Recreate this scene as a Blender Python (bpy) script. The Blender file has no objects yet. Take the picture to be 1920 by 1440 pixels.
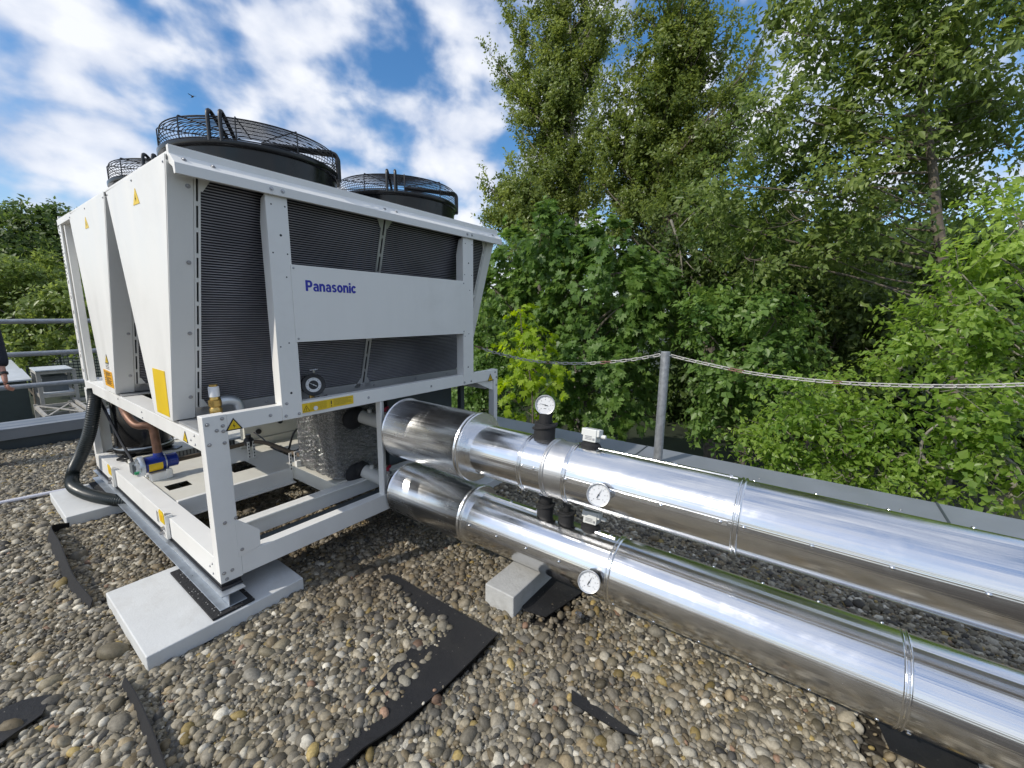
import bpy, bmesh, math, random
import numpy as np
from mathutils import Vector, Matrix

# ------------------------------------------------------------------ camera, world, sun, exposure
SC = bpy.context.scene
COL = SC.collection
CAM = np.array([-0.7622, -2.5307, 1.5208])
YAW, PIT, ROL, FPX = 0.62598, 0.17152, -0.01309, 784.24
cy, sy, cp, sp = math.cos(YAW), math.sin(YAW), math.cos(PIT), math.sin(PIT)
_f = np.array([cy*cp, sy*cp, -sp]); _r = np.array([sy, -cy, 0.0]); _d = np.cross(_f, _r)
_r2 = math.cos(ROL)*_r + math.sin(ROL)*_d
_d2 = -math.sin(ROL)*_r + math.cos(ROL)*_d
cam_d = bpy.data.cameras.new('camera'); cam = bpy.data.objects.new('camera', cam_d); COL.objects.link(cam)
cam_d.sensor_width = 36.0; cam_d.lens = FPX/1920*36.0; cam_d.clip_start = 0.05; cam_d.clip_end = 2000
cam.matrix_world = Matrix(((_r2[0], -_d2[0], -_f[0], CAM[0]), (_r2[1], -_d2[1], -_f[1], CAM[1]),
                           (_r2[2], -_d2[2], -_f[2], CAM[2]), (0, 0, 0, 1)))
SC.camera = cam

SUN_EL, SUN_DX, SUN_DY = math.radians(38), -0.93, 0.36
SUN_ROT = math.atan2(SUN_DX, SUN_DY)
W = bpy.data.worlds.new('World'); SC.world = W; W.use_nodes = True
nt = W.node_tree; nt.nodes.clear()
def N(tree, typ, **kw):
    n = tree.nodes.new(typ)
    for k, v in kw.items(): setattr(n, k, v)
    return n
def setin(n, **kw):
    for k, v in kw.items(): n.inputs[k.replace('_', ' ')].default_value = v
wo = N(nt, 'ShaderNodeOutputWorld')
sky = N(nt, 'ShaderNodeTexSky', sky_type='NISHITA', sun_disc=False, sun_elevation=SUN_EL, sun_rotation=SUN_ROT,
        air_density=1.0, dust_density=0.6, ozone_density=2.2)
bg1 = N(nt, 'ShaderNodeBackground'); bg1.inputs[1].default_value = 0.10
hsv = N(nt, 'ShaderNodeHueSaturation'); setin(hsv, Saturation=1.35, Value=1.0); nt.links.new(sky.outputs[0], hsv.inputs['Color']); nt.links.new(hsv.outputs[0], bg1.inputs[0])
tc = N(nt, 'ShaderNodeTexCoord'); sx = N(nt, 'ShaderNodeSeparateXYZ'); nt.links.new(tc.outputs['Generated'], sx.inputs[0])
mx = N(nt, 'ShaderNodeMath', operation='MAXIMUM'); mx.inputs[1].default_value = 0.0; nt.links.new(sx.outputs[2], mx.inputs[0])
ad = N(nt, 'ShaderNodeMath', operation='ADD'); ad.inputs[1].default_value = 0.22; nt.links.new(mx.outputs[0], ad.inputs[0])
dx = N(nt, 'ShaderNodeMath', operation='DIVIDE'); dy = N(nt, 'ShaderNodeMath', operation='DIVIDE')
nt.links.new(sx.outputs[0], dx.inputs[0]); nt.links.new(ad.outputs[0], dx.inputs[1])
nt.links.new(sx.outputs[1], dy.inputs[0]); nt.links.new(ad.outputs[0], dy.inputs[1])
cb = N(nt, 'ShaderNodeCombineXYZ'); nt.links.new(dx.outputs[0], cb.inputs[0]); nt.links.new(dy.outputs[0], cb.inputs[1])
mp = N(nt, 'ShaderNodeMapping'); mp.inputs['Rotation'].default_value = (0, 0, math.radians(25)); mp.inputs['Scale'].default_value = (0.95, 1.2, 1)
mp.inputs['Location'].default_value = (3.1, 1.7, 0)
nt.links.new(cb.outputs[0], mp.inputs[0])
n1 = N(nt, 'ShaderNodeTexNoise'); setin(n1, Scale=2.3, Detail=5.0, Roughness=0.42, Distortion=0.15)
n2 = N(nt, 'ShaderNodeTexNoise'); setin(n2, Scale=4.3, Detail=5.0, Roughness=0.46, Distortion=0.12)
mp1 = N(nt, 'ShaderNodeMapping'); mp1.inputs['Rotation'].default_value = (math.radians(18), math.radians(-12), math.radians(30)); mp1.inputs['Scale'].default_value = (2.3, 2.7, 3.5); mp1.inputs['Location'].default_value = (9.7, 4.2, 0.6)
nt.links.new(tc.outputs['Generated'], mp1.inputs[0])
nt.links.new(mp1.outputs[0], n1.inputs['Vector']); nt.links.new(mp1.outputs[0], n2.inputs['Vector'])
mm = N(nt, 'ShaderNodeMath', operation='MULTIPLY'); mm.inputs[1].default_value = 0.66; nt.links.new(n2.outputs[0], mm.inputs[0])
m2 = N(nt, 'ShaderNodeMath', operation='MULTIPLY_ADD'); m2.inputs[1].default_value = 0.50
nt.links.new(n1.outputs[0], m2.inputs[0]); nt.links.new(mm.outputs[0], m2.inputs[2])
rmp = N(nt, 'ShaderNodeValToRGB'); rmp.color_ramp.interpolation = 'EASE'
rmp.color_ramp.elements[0].position = 0.45; rmp.color_ramp.elements[1].position = 0.66
rmp.color_ramp.elements[0].color = (0.06, 0.06, 0.06, 1); rmp.color_ramp.elements[1].color = (0.96, 0.96, 0.96, 1)
nt.links.new(m2.outputs[0], rmp.inputs[0])
# clouds thicken towards the horizon
hz = N(nt, 'ShaderNodeMapRange'); setin(hz, From_Min=0.02, From_Max=0.30, To_Min=0.55, To_Max=0.0); nt.links.new(sx.outputs[2], hz.inputs[0])
mxf = N(nt, 'ShaderNodeMath', operation='MAXIMUM'); nt.links.new(rmp.outputs[0], mxf.inputs[0]); nt.links.new(hz.outputs[0], mxf.inputs[1])
crp = N(nt, 'ShaderNodeValToRGB')
crp.color_ramp.elements[0].position = 0.38; crp.color_ramp.elements[0].color = (0.50, 0.58, 0.76, 1)
crp.color_ramp.elements[1].position = 0.68; crp.color_ramp.elements[1].color = (0.93, 0.95, 1.0, 1)
nt.links.new(n2.outputs[0], crp.inputs[0])
bg2 = N(nt, 'ShaderNodeBackground'); bg2.inputs[1].default_value = 0.65; nt.links.new(crp.outputs[0], bg2.inputs[0])
ms = N(nt, 'ShaderNodeMixShader'); nt.links.new(mxf.outputs[0], ms.inputs[0]); nt.links.new(bg1.outputs[0], ms.inputs[1]); nt.links.new(bg2.outputs[0], ms.inputs[2])
nt.links.new(ms.outputs[0], wo.inputs[0])

sd = bpy.data.lights.new('sun', 'SUN'); sd.energy = 2.0; sd.angle = math.radians(0.5); sd.color = (1.0, 0.94, 0.84)
sun = bpy.data.objects.new('sun', sd); COL.objects.link(sun)
_sv = Vector((SUN_DX*math.cos(SUN_EL), SUN_DY*math.cos(SUN_EL), math.sin(SUN_EL))).normalized()
sun.rotation_euler = _sv.to_track_quat('Z', 'Y').to_euler(); sun.location = _sv*40
vs = SC.view_settings; vs.view_transform = 'Standard'; vs.look = 'None'; vs.exposure = 0.72; vs.gamma = 1.0
SC.cycles.max_bounces = 8; SC.cycles.transparent_max_bounces = 8; SC.cycles.caustics_reflective = False; SC.cycles.caustics_refractive = False
SC.cycles.use_denoising = True

# ------------------------------------------------------------------ helpers
rng = np.random.default_rng(7); random.seed(7)
def ray(u, v): return _r2*((u-960)/FPX) + _d2*((v-720)/FPX) + _f
def at(u, v, d): return CAM + ray(u, v)*d                       # a point at depth d
def atx(u, v, X):                                               # the point of a sight line at world x = X
    q = ray(u, v); return CAM + q*((X-CAM[0])/q[0])
def depth_of(p): return float((np.array(p)-CAM) @ _f)

ORIG = {}
def link(o, parent=None):
    COL.objects.link(o)
    if parent is not None: o.parent = parent
    return o
def tag(o, label=None, cat=None, group=None, kind=None):
    if label: o['label'] = label
    if cat: o['category'] = cat
    if group: o['group'] = group
    if kind: o['kind'] = kind
    return o
def thing(name, label, cat, loc=(0, 0, 0), group=None):
    o = bpy.data.objects.new(name, None); o.empty_display_size = 0.1; COL.objects.link(o); o.location = loc
    ORIG[o.name] = np.array(loc, float)
    return tag(o, label, cat, group)
def origin_of(p):
    return ORIG.get(p.name, np.zeros(3)) if p is not None else np.zeros(3)

class MB:
    """collects shapes; build() links them as ONE mesh object"""
    def __init__(s): s.v = []; s.f = []; s.m = []; s.cm = 0
    def add(s, vs, fs):
        b = len(s.v); s.v += [tuple(map(float, p)) for p in vs]
        for f in fs: s.f.append(tuple(i+b for i in f)); s.m.append(s.cm)
        return s
    def mat(s, i): s.cm = i; return s
    def box(s, x0, x1, y0, y1, z0, z1):
        V = [(x0,y0,z0),(x1,y0,z0),(x1,y1,z0),(x0,y1,z0),(x0,y0,z1),(x1,y0,z1),(x1,y1,z1),(x0,y1,z1)]
        return s.add(V, [(0,3,2,1),(4,5,6,7),(0,1,5,4),(1,2,6,5),(2,3,7,6),(3,0,4,7)])
    def obox(s, c, ax, ay, az):
        c, ax, ay, az = [np.array(q, float) for q in (c, ax, ay, az)]
        V = [c+i*ax+j*ay+k*az for k in (-1, 1) for (i, j) in ((-1,-1),(1,-1),(1,1),(-1,1))]
        F = [(0,3,2,1),(4,5,6,7),(0,1,5,4),(1,2,6,5),(2,3,7,6),(3,0,4,7)]
        if np.dot(np.cross(ax, ay), az) < 0: F = [f[::-1] for f in F]
        return s.add(V, F)
    def bar(s, p, q, w, h, up=(0, 0, 1)):
        p, q = np.array(p, float), np.array(q, float); d = q-p; L = np.linalg.norm(d); d /= L
        u = np.array(up, float); a = np.cross(d, u); a /= np.linalg.norm(a); b = np.cross(a, d)
        return s.obox((p+q)/2, d*L/2, a*w/2, b*h/2)
    def prism(s, poly, vec):
        P = [np.array(p, float) for p in poly]; vec = np.array(vec, float); n = len(P)
        nrm = sum((np.cross(P[i], P[(i+1) % n]) for i in range(n)), np.zeros(3))
        if np.dot(nrm, vec) < 0: P = P[::-1]
        V = P+[p+vec for p in P]
        F = [tuple(range(n-1, -1, -1)), tuple(range(n, 2*n))]+[(i, (i+1) % n, n+(i+1) % n, n+i) for i in range(n)]
        return s.add(V, F)
    def frame(s, d):
        d = np.array(d, float); d /= np.linalg.norm(d)
        u = np.array((0, 0, 1.0)) if abs(d[2]) < 0.9 else np.array((1.0, 0, 0))
        a = np.cross(d, u); a /= np.linalg.norm(a); return d, a, np.cross(d, a)
    def lathe(s, c, axis, prof, n=32, cap0=True, cap1=True):
        d, a, b = s.frame(axis); c = np.array(c, float); V = []; F = []
        for (t, r) in prof:
            for i in range(n):
                th = 2*math.pi*i/n; V.append(c+d*t+(a*math.cos(th)+b*math.sin(th))*r)
        for k in range(len(prof)-1):
            for i in range(n):
                j = (i+1) % n; F.append((k*n+i, k*n+j, (k+1)*n+j, (k+1)*n+i))
        if cap0: F.append(tuple(range(n-1, -1, -1)))
        if cap1: F.append(tuple(range((len(prof)-1)*n, len(prof)*n)))
        return s.add(V, F)
    def cyl(s, p, q, r, n=24, r2=None):
        p, q = np.array(p, float), np.array(q, float); L = np.linalg.norm(q-p)
        return s.lathe(p, q-p, [(0, r), (L, r if r2 is None else r2)], n)
    def tube(s, pts, r, n=8, closed=False):
        P = [np.array(p, float) for p in pts]; m = len(P); V = []; F = []; pa = None
        rr = r if hasattr(r, '__len__') else [r]*m
        for i in range(m):
            if closed: t = P[(i+1) % m]-P[i-1]
            else: t = P[min(i+1, m-1)]-P[max(i-1, 0)]
            t = t/(np.linalg.norm(t)+1e-12)
            if pa is None: _, a, b = s.frame(t)
            else:
                a = pa-t*np.dot(pa, t); a /= np.linalg.norm(a)+1e-12; b = np.cross(t, a)
            pa = a
            for k in range(n):
                th = 2*math.pi*k/n; V.append(P[i]+(a*math.cos(th)+b*math.sin(th))*rr[i])
        for i in range(m if closed else m-1):
            i2 = (i+1) % m
            for k in range(n):
                k2 = (k+1) % n; F.append((i*n+k, i*n+k2, i2*n+k2, i2*n+k))
        if not closed: F += [tuple(range(n-1, -1, -1)), tuple(range((m-1)*n, m*n))]
        return s.add(V, F)
    def sphere(s, c, r, n=10, m=6, sq=(1, 1, 1)):
        V = []; F = []; c = np.array(c, float)
        for i in range(m+1):
            ph = math.pi*i/m
            for k in range(n):
                th = 2*math.pi*k/n
                V.append(c+np.array((math.sin(ph)*math.cos(th)*sq[0], math.sin(ph)*math.sin(th)*sq[1], math.cos(ph)*sq[2]))*r)
        for i in range(m):
            for k in range(n):
                k2 = (k+1) % n; F.append((i*n+k, (i+1)*n+k, (i+1)*n+k2, i*n+k2))
        return s.add(V, F)
    def disc(s, c, nrm, r, n=28, r0=0.0):
        d, a, b = s.frame(nrm); c = np.array(c, float)
        ring = lambda q: [c+(a*math.cos(2*math.pi*i/n)+b*math.sin(2*math.pi*i/n))*q for i in range(n)]
        if r0 <= 0: return s.add(ring(r), [tuple(range(n))])
        return s.add(ring(r)+ring(r0), [(i, (i+1) % n, n+(i+1) % n, n+i) for i in range(n)])
    def build(s, name, mat, parent=None, bevel=0, smooth=True, ang=38, seg=2):
        me = bpy.data.meshes.new(name); o0 = origin_of(parent)
        me.from_pydata([tuple(np.array(p)-o0) for p in s.v], [], s.f)
        for mm_ in (mat if isinstance(mat, (list, tuple)) else [mat]): me.materials.append(mm_)
        me.polygons.foreach_set('material_index', s.m)
        if smooth:
            me.polygons.foreach_set('use_smooth', [True]*len(s.f)); me.update(); me.set_sharp_from_angle(angle=math.radians(ang))
        me.update()
        o = bpy.data.objects.new(name, me); link(o, parent); ORIG[o.name] = o0
        if bevel:
            bv = o.modifiers.new('bevel', 'BEVEL'); bv.width = bevel; bv.segments = seg; bv.limit_method = 'ANGLE'; bv.angle_limit = math.radians(40)
            bv.harden_normals = True
        return o
def copy_of(o, parent, loc=None, rot=None):
    c = o.copy(); COL.objects.link(c); c.parent = parent
    if loc is not None: c.location = loc
    if rot is not None: c.rotation_euler = rot
    return c
def smooth_path(pts, n=8):
    P = [np.array(p, float) for p in pts]; out = []
    for i in range(len(P)-1):
        p0, p1, p2, p3 = P[max(i-1, 0)], P[i], P[i+1], P[min(i+2, len(P)-1)]
        for k in range(n):
            t = k/n
            out.append(0.5*((2*p1)+(-p0+p2)*t+(2*p0-5*p1+4*p2-p3)*t*t+(-p0+3*p1-3*p2+p3)*t**3))
    return out+[P[-1]]

# ------------------------------------------------------------------ materials
def new_mat(name):
    m = bpy.data.materials.new(name); m.use_nodes = True; t = m.node_tree; t.nodes.clear()
    o = N(t, 'ShaderNodeOutputMaterial'); p = N(t, 'ShaderNodeBsdfPrincipled'); t.links.new(p.outputs[0], o.inputs[0])
    return m, t, p, o
def mat(name, c, rough=0.5, metal=0.0, var=0.06, scale=6.0, bump=0.0, bscale=60.0, rvar=0.1, spec=0.5, dirt=None, dscale=2.0, damt=0.3, stretch=None):
    m, t, p, o = new_mat(name)
    tcn = N(t, 'ShaderNodeTexCoord'); vec = tcn.outputs['Object']
    if stretch:
        mpn = N(t, 'ShaderNodeMapping'); mpn.inputs['Scale'].default_value = stretch; t.links.new(vec, mpn.inputs[0]); vec = mpn.outputs[0]
    nz = N(t, 'ShaderNodeTexNoise'); setin(nz, Scale=scale, Detail=6.0, Roughness=0.6); t.links.new(vec, nz.inputs['Vector'])
    r = N(t, 'ShaderNodeValToRGB'); e = r.color_ramp.elements
    e[0].position = 0.3; e[1].position = 0.72
    e[0].color = tuple(max(0, x*(1-var)) for x in c)+(1,); e[1].color = tuple(min(1, x*(1+var)) for x in c)+(1,)
    t.links.new(nz.outputs[0], r.inputs[0]); colr = r.outputs[0]
    if dirt:
        n3 = N(t, 'ShaderNodeTexNoise'); setin(n3, Scale=dscale, Detail=8.0, Roughness=0.7, Distortion=0.4); t.links.new(tcn.outputs['Object'], n3.inputs['Vector'])
        mr = N(t, 'ShaderNodeMapRange'); setin(mr, From_Min=0.5, From_Max=0.75, To_Min=0.0, To_Max=damt); t.links.new(n3.outputs[0], mr.inputs[0])
        mxn = N(t, 'ShaderNodeMix', data_type='RGBA'); t.links.new(mr.outputs[0], mxn.inputs[0]); t.links.new(colr, mxn.inputs[6]); mxn.inputs[7].default_value = tuple(dirt)+(1,)
        colr = mxn.outputs[2]
    t.links.new(colr, p.inputs['Base Color'])
    mr2 = N(t, 'ShaderNodeMapRange'); setin(mr2, From_Min=0.3, From_Max=0.7, To_Min=max(0.02, rough-rvar), To_Max=min(1, rough+rvar)); t.links.new(nz.outputs[0], mr2.inputs[0])
    t.links.new(mr2.outputs[0], p.inputs['Roughness'])
    p.inputs['Metallic'].default_value = metal; p.inputs['Specular IOR Level'].default_value = spec
    if bump:
        n4 = N(t, 'ShaderNodeTexNoise'); setin(n4, Scale=bscale, Detail=5.0, Roughness=0.6); t.links.new(vec, n4.inputs['Vector'])
        b = N(t, 'ShaderNodeBump'); setin(b, Strength=bump, Distance=0.01); t.links.new(n4.outputs[0], b.inputs['Height']); t.links.new(b.outputs[0], p.inputs['Normal'])
    return m
M = {}
M['white'] = mat('white_powder_coat', (0.82, 0.81, 0.77), 0.40, var=0.025, scale=2.2, bump=0.03, bscale=3.0, dirt=(0.52, 0.50, 0.44), dscale=1.6, damt=0.22, stretch=(3, 3, .35))
M['cream'] = mat('cream_tray_paint', (0.70, 0.68, 0.60), 0.5, var=0.04, dirt=(0.45, 0.40, 0.30), dscale=4.0, damt=0.25)
M['hole'] = mat('dark_hole', (0.02, 0.02, 0.025), 0.6)
M['fin'] = mat('dark_coil_fin', (0.36, 0.355, 0.38), 0.45, metal=0.35, var=0.25, scale=3.0)
M['coilback'] = mat('coil_core', (0.030, 0.028, 0.034), 0.7, var=0.2)
M['alu'] = mat('dull_aluminium', (0.52, 0.52, 0.51), 0.38, metal=0.6, var=0.06, bump=0.05, bscale=120)
M['shroud'] = mat('black_fan_plastic', (0.006, 0.0065, 0.008), 0.2, var=0.2, rvar=0.08, spec=.45, dirt=(0.03, 0.03, 0.033), dscale=5.0, damt=0.3)
M['wire'] = mat('black_wire_coating', (0.016, 0.018, 0.022), 0.4)
M['black'] = mat('black_plastic', (0.018, 0.018, 0.02), 0.42)
M['rubber'] = mat('black_foam_rubber', (0.013, 0.013, 0.014), 0.75, var=0.25, scale=20, bump=0.25, bscale=90)
M['galv'] = mat('galvanised_steel', (0.50, 0.54, 0.58), 0.36, metal=0.7, var=0.12, scale=14)
M['zincpost'] = mat('weathered_zinc_tube', (0.36, 0.38, 0.40), 0.5, metal=0.55, var=0.22, scale=22, bump=0.1)
M['parapet'] = mat('grey_parapet_sheet', (0.25, 0.275, 0.31), 0.42, metal=0.15, var=0.08, scale=2.5, dirt=(0.30, 0.31, 0.32), dscale=6, damt=0.3)
M['concrete'] = mat('pale_concrete', (0.60, 0.61, 0.60), 0.8, var=0.06, scale=5, bump=0.15, bscale=70, dirt=(0.40, 0.38, 0.34), dscale=4, damt=0.45)
M['concrete2'] = mat('grey_concrete_kerb', (0.46, 0.46, 0.44), 0.85, var=0.10, scale=7, bump=0.3, bscale=60, dirt=(0.24, 0.23, 0.20), dscale=9, damt=0.5)
M['yellow'] = mat('yellow_label', (0.80, 0.55, 0.015), 0.4, var=0.03)
M['orange'] = mat('orange_label', (0.82, 0.40, 0.01), 0.4, var=0.03)
M['ink'] = mat('black_ink', (0.02, 0.02, 0.02), 0.5)
M['blueink'] = mat('blue_logo', (0.012, 0.02, 0.36), 0.4, var=0.02)
M['blue'] = mat('blue_enamel', (0.015, 0.035, 0.24), 0.28, var=0.1)
M['brass'] = mat('brass', (0.62, 0.42, 0.14), 0.3, metal=0.9, var=0.1)
M['copper'] = mat('tarnished_copper', (0.20, 0.11, 0.075), 0.5, metal=0.5, var=0.35, scale=20)
M['steel'] = mat('stainless_steel', (0.72, 0.72, 0.72), 0.18, metal=1.0, var=0.04)
M['rim'] = mat('satin_gauge_rim', (0.66, 0.67, 0.68), 0.34, metal=0.55, var=0.03)
M['bolt'] = mat('zinc_bolt', (0.42, 0.42, 0.43), 0.35, metal=0.8)
M['dial'] = mat('white_dial', (0.80, 0.81, 0.82), 0.35, var=0.01)
M['sensor'] = mat('light_grey_plastic', (0.68, 0.69, 0.66), 0.45, var=0.02)
M['whitepipe'] = mat('off_white_pipe', (0.62, 0.61, 0.57), 0.5, var=0.03)
M['red'] = mat('red_handle', (0.42, 0.02, 0.05), 0.4)
M['green'] = mat('green_plug', (0.02, 0.30, 0.12), 0.4)
M['conduit'] = mat('lilac_grey_conduit', (0.62, 0.62, 0.68), 0.4, var=0.03)
M['hose'] = mat('black_green_hose', (0.02, 0.026, 0.026), 0.36, var=0.1)
M['compressor'] = mat('gloss_black_compressor', (0.01, 0.01, 0.01), 0.18, var=0.1)
M['brown'] = mat('brown_pipe_insulation', (0.10, 0.075, 0.05), 0.7, var=0.2)
M['darkgrey'] = mat('dark_grey_steel', (0.06, 0.075, 0.085), 0.5, var=0.15)
M['fence'] = mat('dark_green_grey_fence', (0.05, 0.065, 0.06), 0.6, var=0.15)
M['shedroof'] = mat('pale_grey_roof_sheet', (0.50, 0.53, 0.55), 0.6, var=0.08)
M['shedwall'] = mat('dark_grey_container', (0.12, 0.135, 0.14), 0.6, var=0.15)
M['rack'] = mat('weathered_rack_steel', (0.40, 0.38, 0.34), 0.6, metal=0.2, var=0.2)
M['skin'] = mat('skin', (0.52, 0.27, 0.20), 0.5, var=0.1, scale=30)
M['jacket'] = mat('dark_navy_fabric', (0.018, 0.022, 0.035), 0.85, var=0.25, scale=30, bump=0.3, bscale=120)
M['trousers'] = mat('dark_work_trousers', (0.03, 0.03, 0.034), 0.85, var=0.2, scale=20)
M['hair'] = mat('brown_hair', (0.05, 0.03, 0.02), 0.6, var=0.3, scale=60)
M['bark'] = mat('grey_brown_bark', (0.13, 0.11, 0.085), 0.9, var=0.4, scale=12, bump=0.6, bscale=25)
M['palebark'] = mat('pale_bark', (0.26, 0.24, 0.20), 0.9, var=0.4, scale=12, bump=0.5, bscale=25)

def speckle_mat():
    m, t, p, o = new_mat('speckled_rubber'); tcn = N(t, 'ShaderNodeTexCoord')
    v = N(t, 'ShaderNodeTexVoronoi'); setin(v, Scale=75.0); t.links.new(tcn.outputs['Object'], v.inputs['Vector'])
    mr = N(t, 'ShaderNodeMapRange'); setin(mr, From_Min=0.20, From_Max=0.26, To_Min=1.0, To_Max=0.0); t.links.new(v.outputs['Distance'], mr.inputs[0])
    sp = N(t, 'ShaderNodeSeparateColor'); t.links.new(v.outputs['Color'], sp.inputs[0])
    gt = N(t, 'ShaderNodeMath', operation='GREATER_THAN'); gt.inputs[1].default_value = 0.72; t.links.new(sp.outputs[0], gt.inputs[0])
    mu = N(t, 'ShaderNodeMath', operation='MULTIPLY'); t.links.new(mr.outputs[0], mu.inputs[0]); t.links.new(gt.outputs[0], mu.inputs[1])
    mxn = N(t, 'ShaderNodeMix', data_type='RGBA'); t.links.new(mu.outputs[0], mxn.inputs[0]); mxn.inputs[6].default_value = (.016, .016, .017, 1); mxn.inputs[7].default_value = (.40, .40, .38, 1)
    t.links.new(mxn.outputs[2], p.inputs['Base Color']); setin(p, Roughness=0.85)
    b = N(t, 'ShaderNodeBump'); setin(b, Strength=0.5, Distance=0.005); t.links.new(v.outputs['Distance'], b.inputs['Height']); t.links.new(b.outputs[0], p.inputs['Normal'])
    return m
M['speckle'] = speckle_mat()
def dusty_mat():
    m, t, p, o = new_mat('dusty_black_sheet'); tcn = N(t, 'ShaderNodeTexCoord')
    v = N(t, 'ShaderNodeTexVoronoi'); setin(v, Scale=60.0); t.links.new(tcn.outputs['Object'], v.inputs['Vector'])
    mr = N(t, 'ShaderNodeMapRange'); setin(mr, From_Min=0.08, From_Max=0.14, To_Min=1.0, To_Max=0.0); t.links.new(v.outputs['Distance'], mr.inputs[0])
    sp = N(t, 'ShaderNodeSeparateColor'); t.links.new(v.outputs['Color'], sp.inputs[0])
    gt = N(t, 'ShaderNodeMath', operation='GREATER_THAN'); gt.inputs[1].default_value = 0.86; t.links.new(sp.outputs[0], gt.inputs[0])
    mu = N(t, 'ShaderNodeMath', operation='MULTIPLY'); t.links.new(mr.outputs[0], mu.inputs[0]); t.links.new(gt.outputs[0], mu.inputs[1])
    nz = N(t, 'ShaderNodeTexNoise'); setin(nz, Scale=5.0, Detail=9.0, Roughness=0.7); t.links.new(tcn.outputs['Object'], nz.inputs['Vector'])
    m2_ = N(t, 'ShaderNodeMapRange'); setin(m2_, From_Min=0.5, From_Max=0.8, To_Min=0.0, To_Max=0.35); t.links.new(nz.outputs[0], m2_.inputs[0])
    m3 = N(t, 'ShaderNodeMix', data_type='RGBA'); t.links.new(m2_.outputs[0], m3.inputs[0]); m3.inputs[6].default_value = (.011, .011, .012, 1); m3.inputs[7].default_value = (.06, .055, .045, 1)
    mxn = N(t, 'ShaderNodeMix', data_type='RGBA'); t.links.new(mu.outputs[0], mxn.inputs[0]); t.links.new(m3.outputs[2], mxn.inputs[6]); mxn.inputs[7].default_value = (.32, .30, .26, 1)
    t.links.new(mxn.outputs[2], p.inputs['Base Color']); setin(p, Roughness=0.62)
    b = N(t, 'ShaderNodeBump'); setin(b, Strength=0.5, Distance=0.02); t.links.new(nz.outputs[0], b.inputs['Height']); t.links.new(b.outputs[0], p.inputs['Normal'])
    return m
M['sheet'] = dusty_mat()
def foil_mat():
    m, t, p, o = new_mat('crinkled_foil')
    tcn = N(t, 'ShaderNodeTexCoord'); mpn = N(t, 'ShaderNodeMapping'); mpn.inputs['Scale'].default_value = (16, 16, 75); t.links.new(tcn.outputs['Object'], mpn.inputs[0])
    a = N(t, 'ShaderNodeTexNoise'); setin(a, Scale=1.0, Detail=5.0, Roughness=0.65, Distortion=1.4); t.links.new(mpn.outputs[0], a.inputs['Vector'])
    b = N(t, 'ShaderNodeBump'); setin(b, Strength=1.0, Distance=0.14); t.links.new(a.outputs[0], b.inputs['Height']); t.links.new(b.outputs[0], p.inputs['Normal'])
    setin(p, Base_Color=(0.66, 0.66, 0.65, 1), Metallic=1.0, Roughness=0.16)
    return m
M['foil'] = foil_mat()

def clad_mat(name, base, rough, amt):
    """rolled sheet-metal jacket: fine lines along the pipe (world y), slight waviness"""
    m, t, p, o = new_mat(name)
    tcn = N(t, 'ShaderNodeTexCoord')
    mpn = N(t, 'ShaderNodeMapping'); mpn.inputs['Scale'].default_value = (95, 0.07, 95); t.links.new(tcn.outputs['Object'], mpn.inputs[0])
    a = N(t, 'ShaderNodeTexNoise'); setin(a, Scale=1.0, Detail=3.0, Roughness=0.6); t.links.new(mpn.outputs[0], a.inputs['Vector'])
    mp2 = N(t, 'ShaderNodeMapping'); mp2.inputs['Scale'].default_value = (7, 1.9, 7); t.links.new(tcn.outputs['Object'], mp2.inputs[0])
    a2 = N(t, 'ShaderNodeTexNoise'); setin(a2, Scale=1.0, Detail=2.0); t.links.new(mp2.outputs[0], a2.inputs['Vector'])
    b1 = N(t, 'ShaderNodeBump'); setin(b1, Strength=0.50*amt, Distance=0.0022); t.links.new(a.outputs[0], b1.inputs['Height'])
    b2 = N(t, 'ShaderNodeBump'); setin(b2, Strength=0.35*amt, Distance=0.006); t.links.new(a2.outputs[0], b2.inputs['Height']); t.links.new(b1.outputs[0], b2.inputs['Normal'])
    t.links.new(b2.outputs[0], p.inputs['Normal'])
    mr = N(t, 'ShaderNodeMapRange'); setin(mr, From_Min=0.3, From_Max=0.7, To_Min=rough*0.8, To_Max=rough*1.3); t.links.new(a.outputs[0], mr.inputs[0]); t.links.new(mr.outputs[0], p.inputs['Roughness'])
    sm = N(t, 'ShaderNodeTexNoise'); setin(sm, Scale=3.2, Detail=9.0, Roughness=0.72, Distortion=0.5); t.links.new(tcn.outputs['Object'], sm.inputs['Vector'])
    s2 = N(t, 'ShaderNodeMapRange'); setin(s2, From_Min=0.5, From_Max=0.78, To_Min=0.0, To_Max=0.16); t.links.new(sm.outputs[0], s2.inputs[0])
    ra = N(t, 'ShaderNodeMath', operation='ADD'); t.links.new(mr.outputs[0], ra.inputs[0]); t.links.new(s2.outputs[0], ra.inputs[1]); t.links.new(ra.outputs[0], p.inputs['Roughness'])
    setin(p, Base_Color=base+(1,), Metallic=1.0)
    return m
M['clad'] = clad_mat('bright_sheet_cladding', (0.83, 0.83, 0.83), 0.13, 0.9)
M['cladbig'] = clad_mat('bright_sheet_cladding_smooth', (0.84, 0.84, 0.84), 0.20, 1.3)
M['cladmatt'] = clad_mat('matt_sheet_band', (0.62, 0.62, 0.62), 0.36, 0.5)

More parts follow.
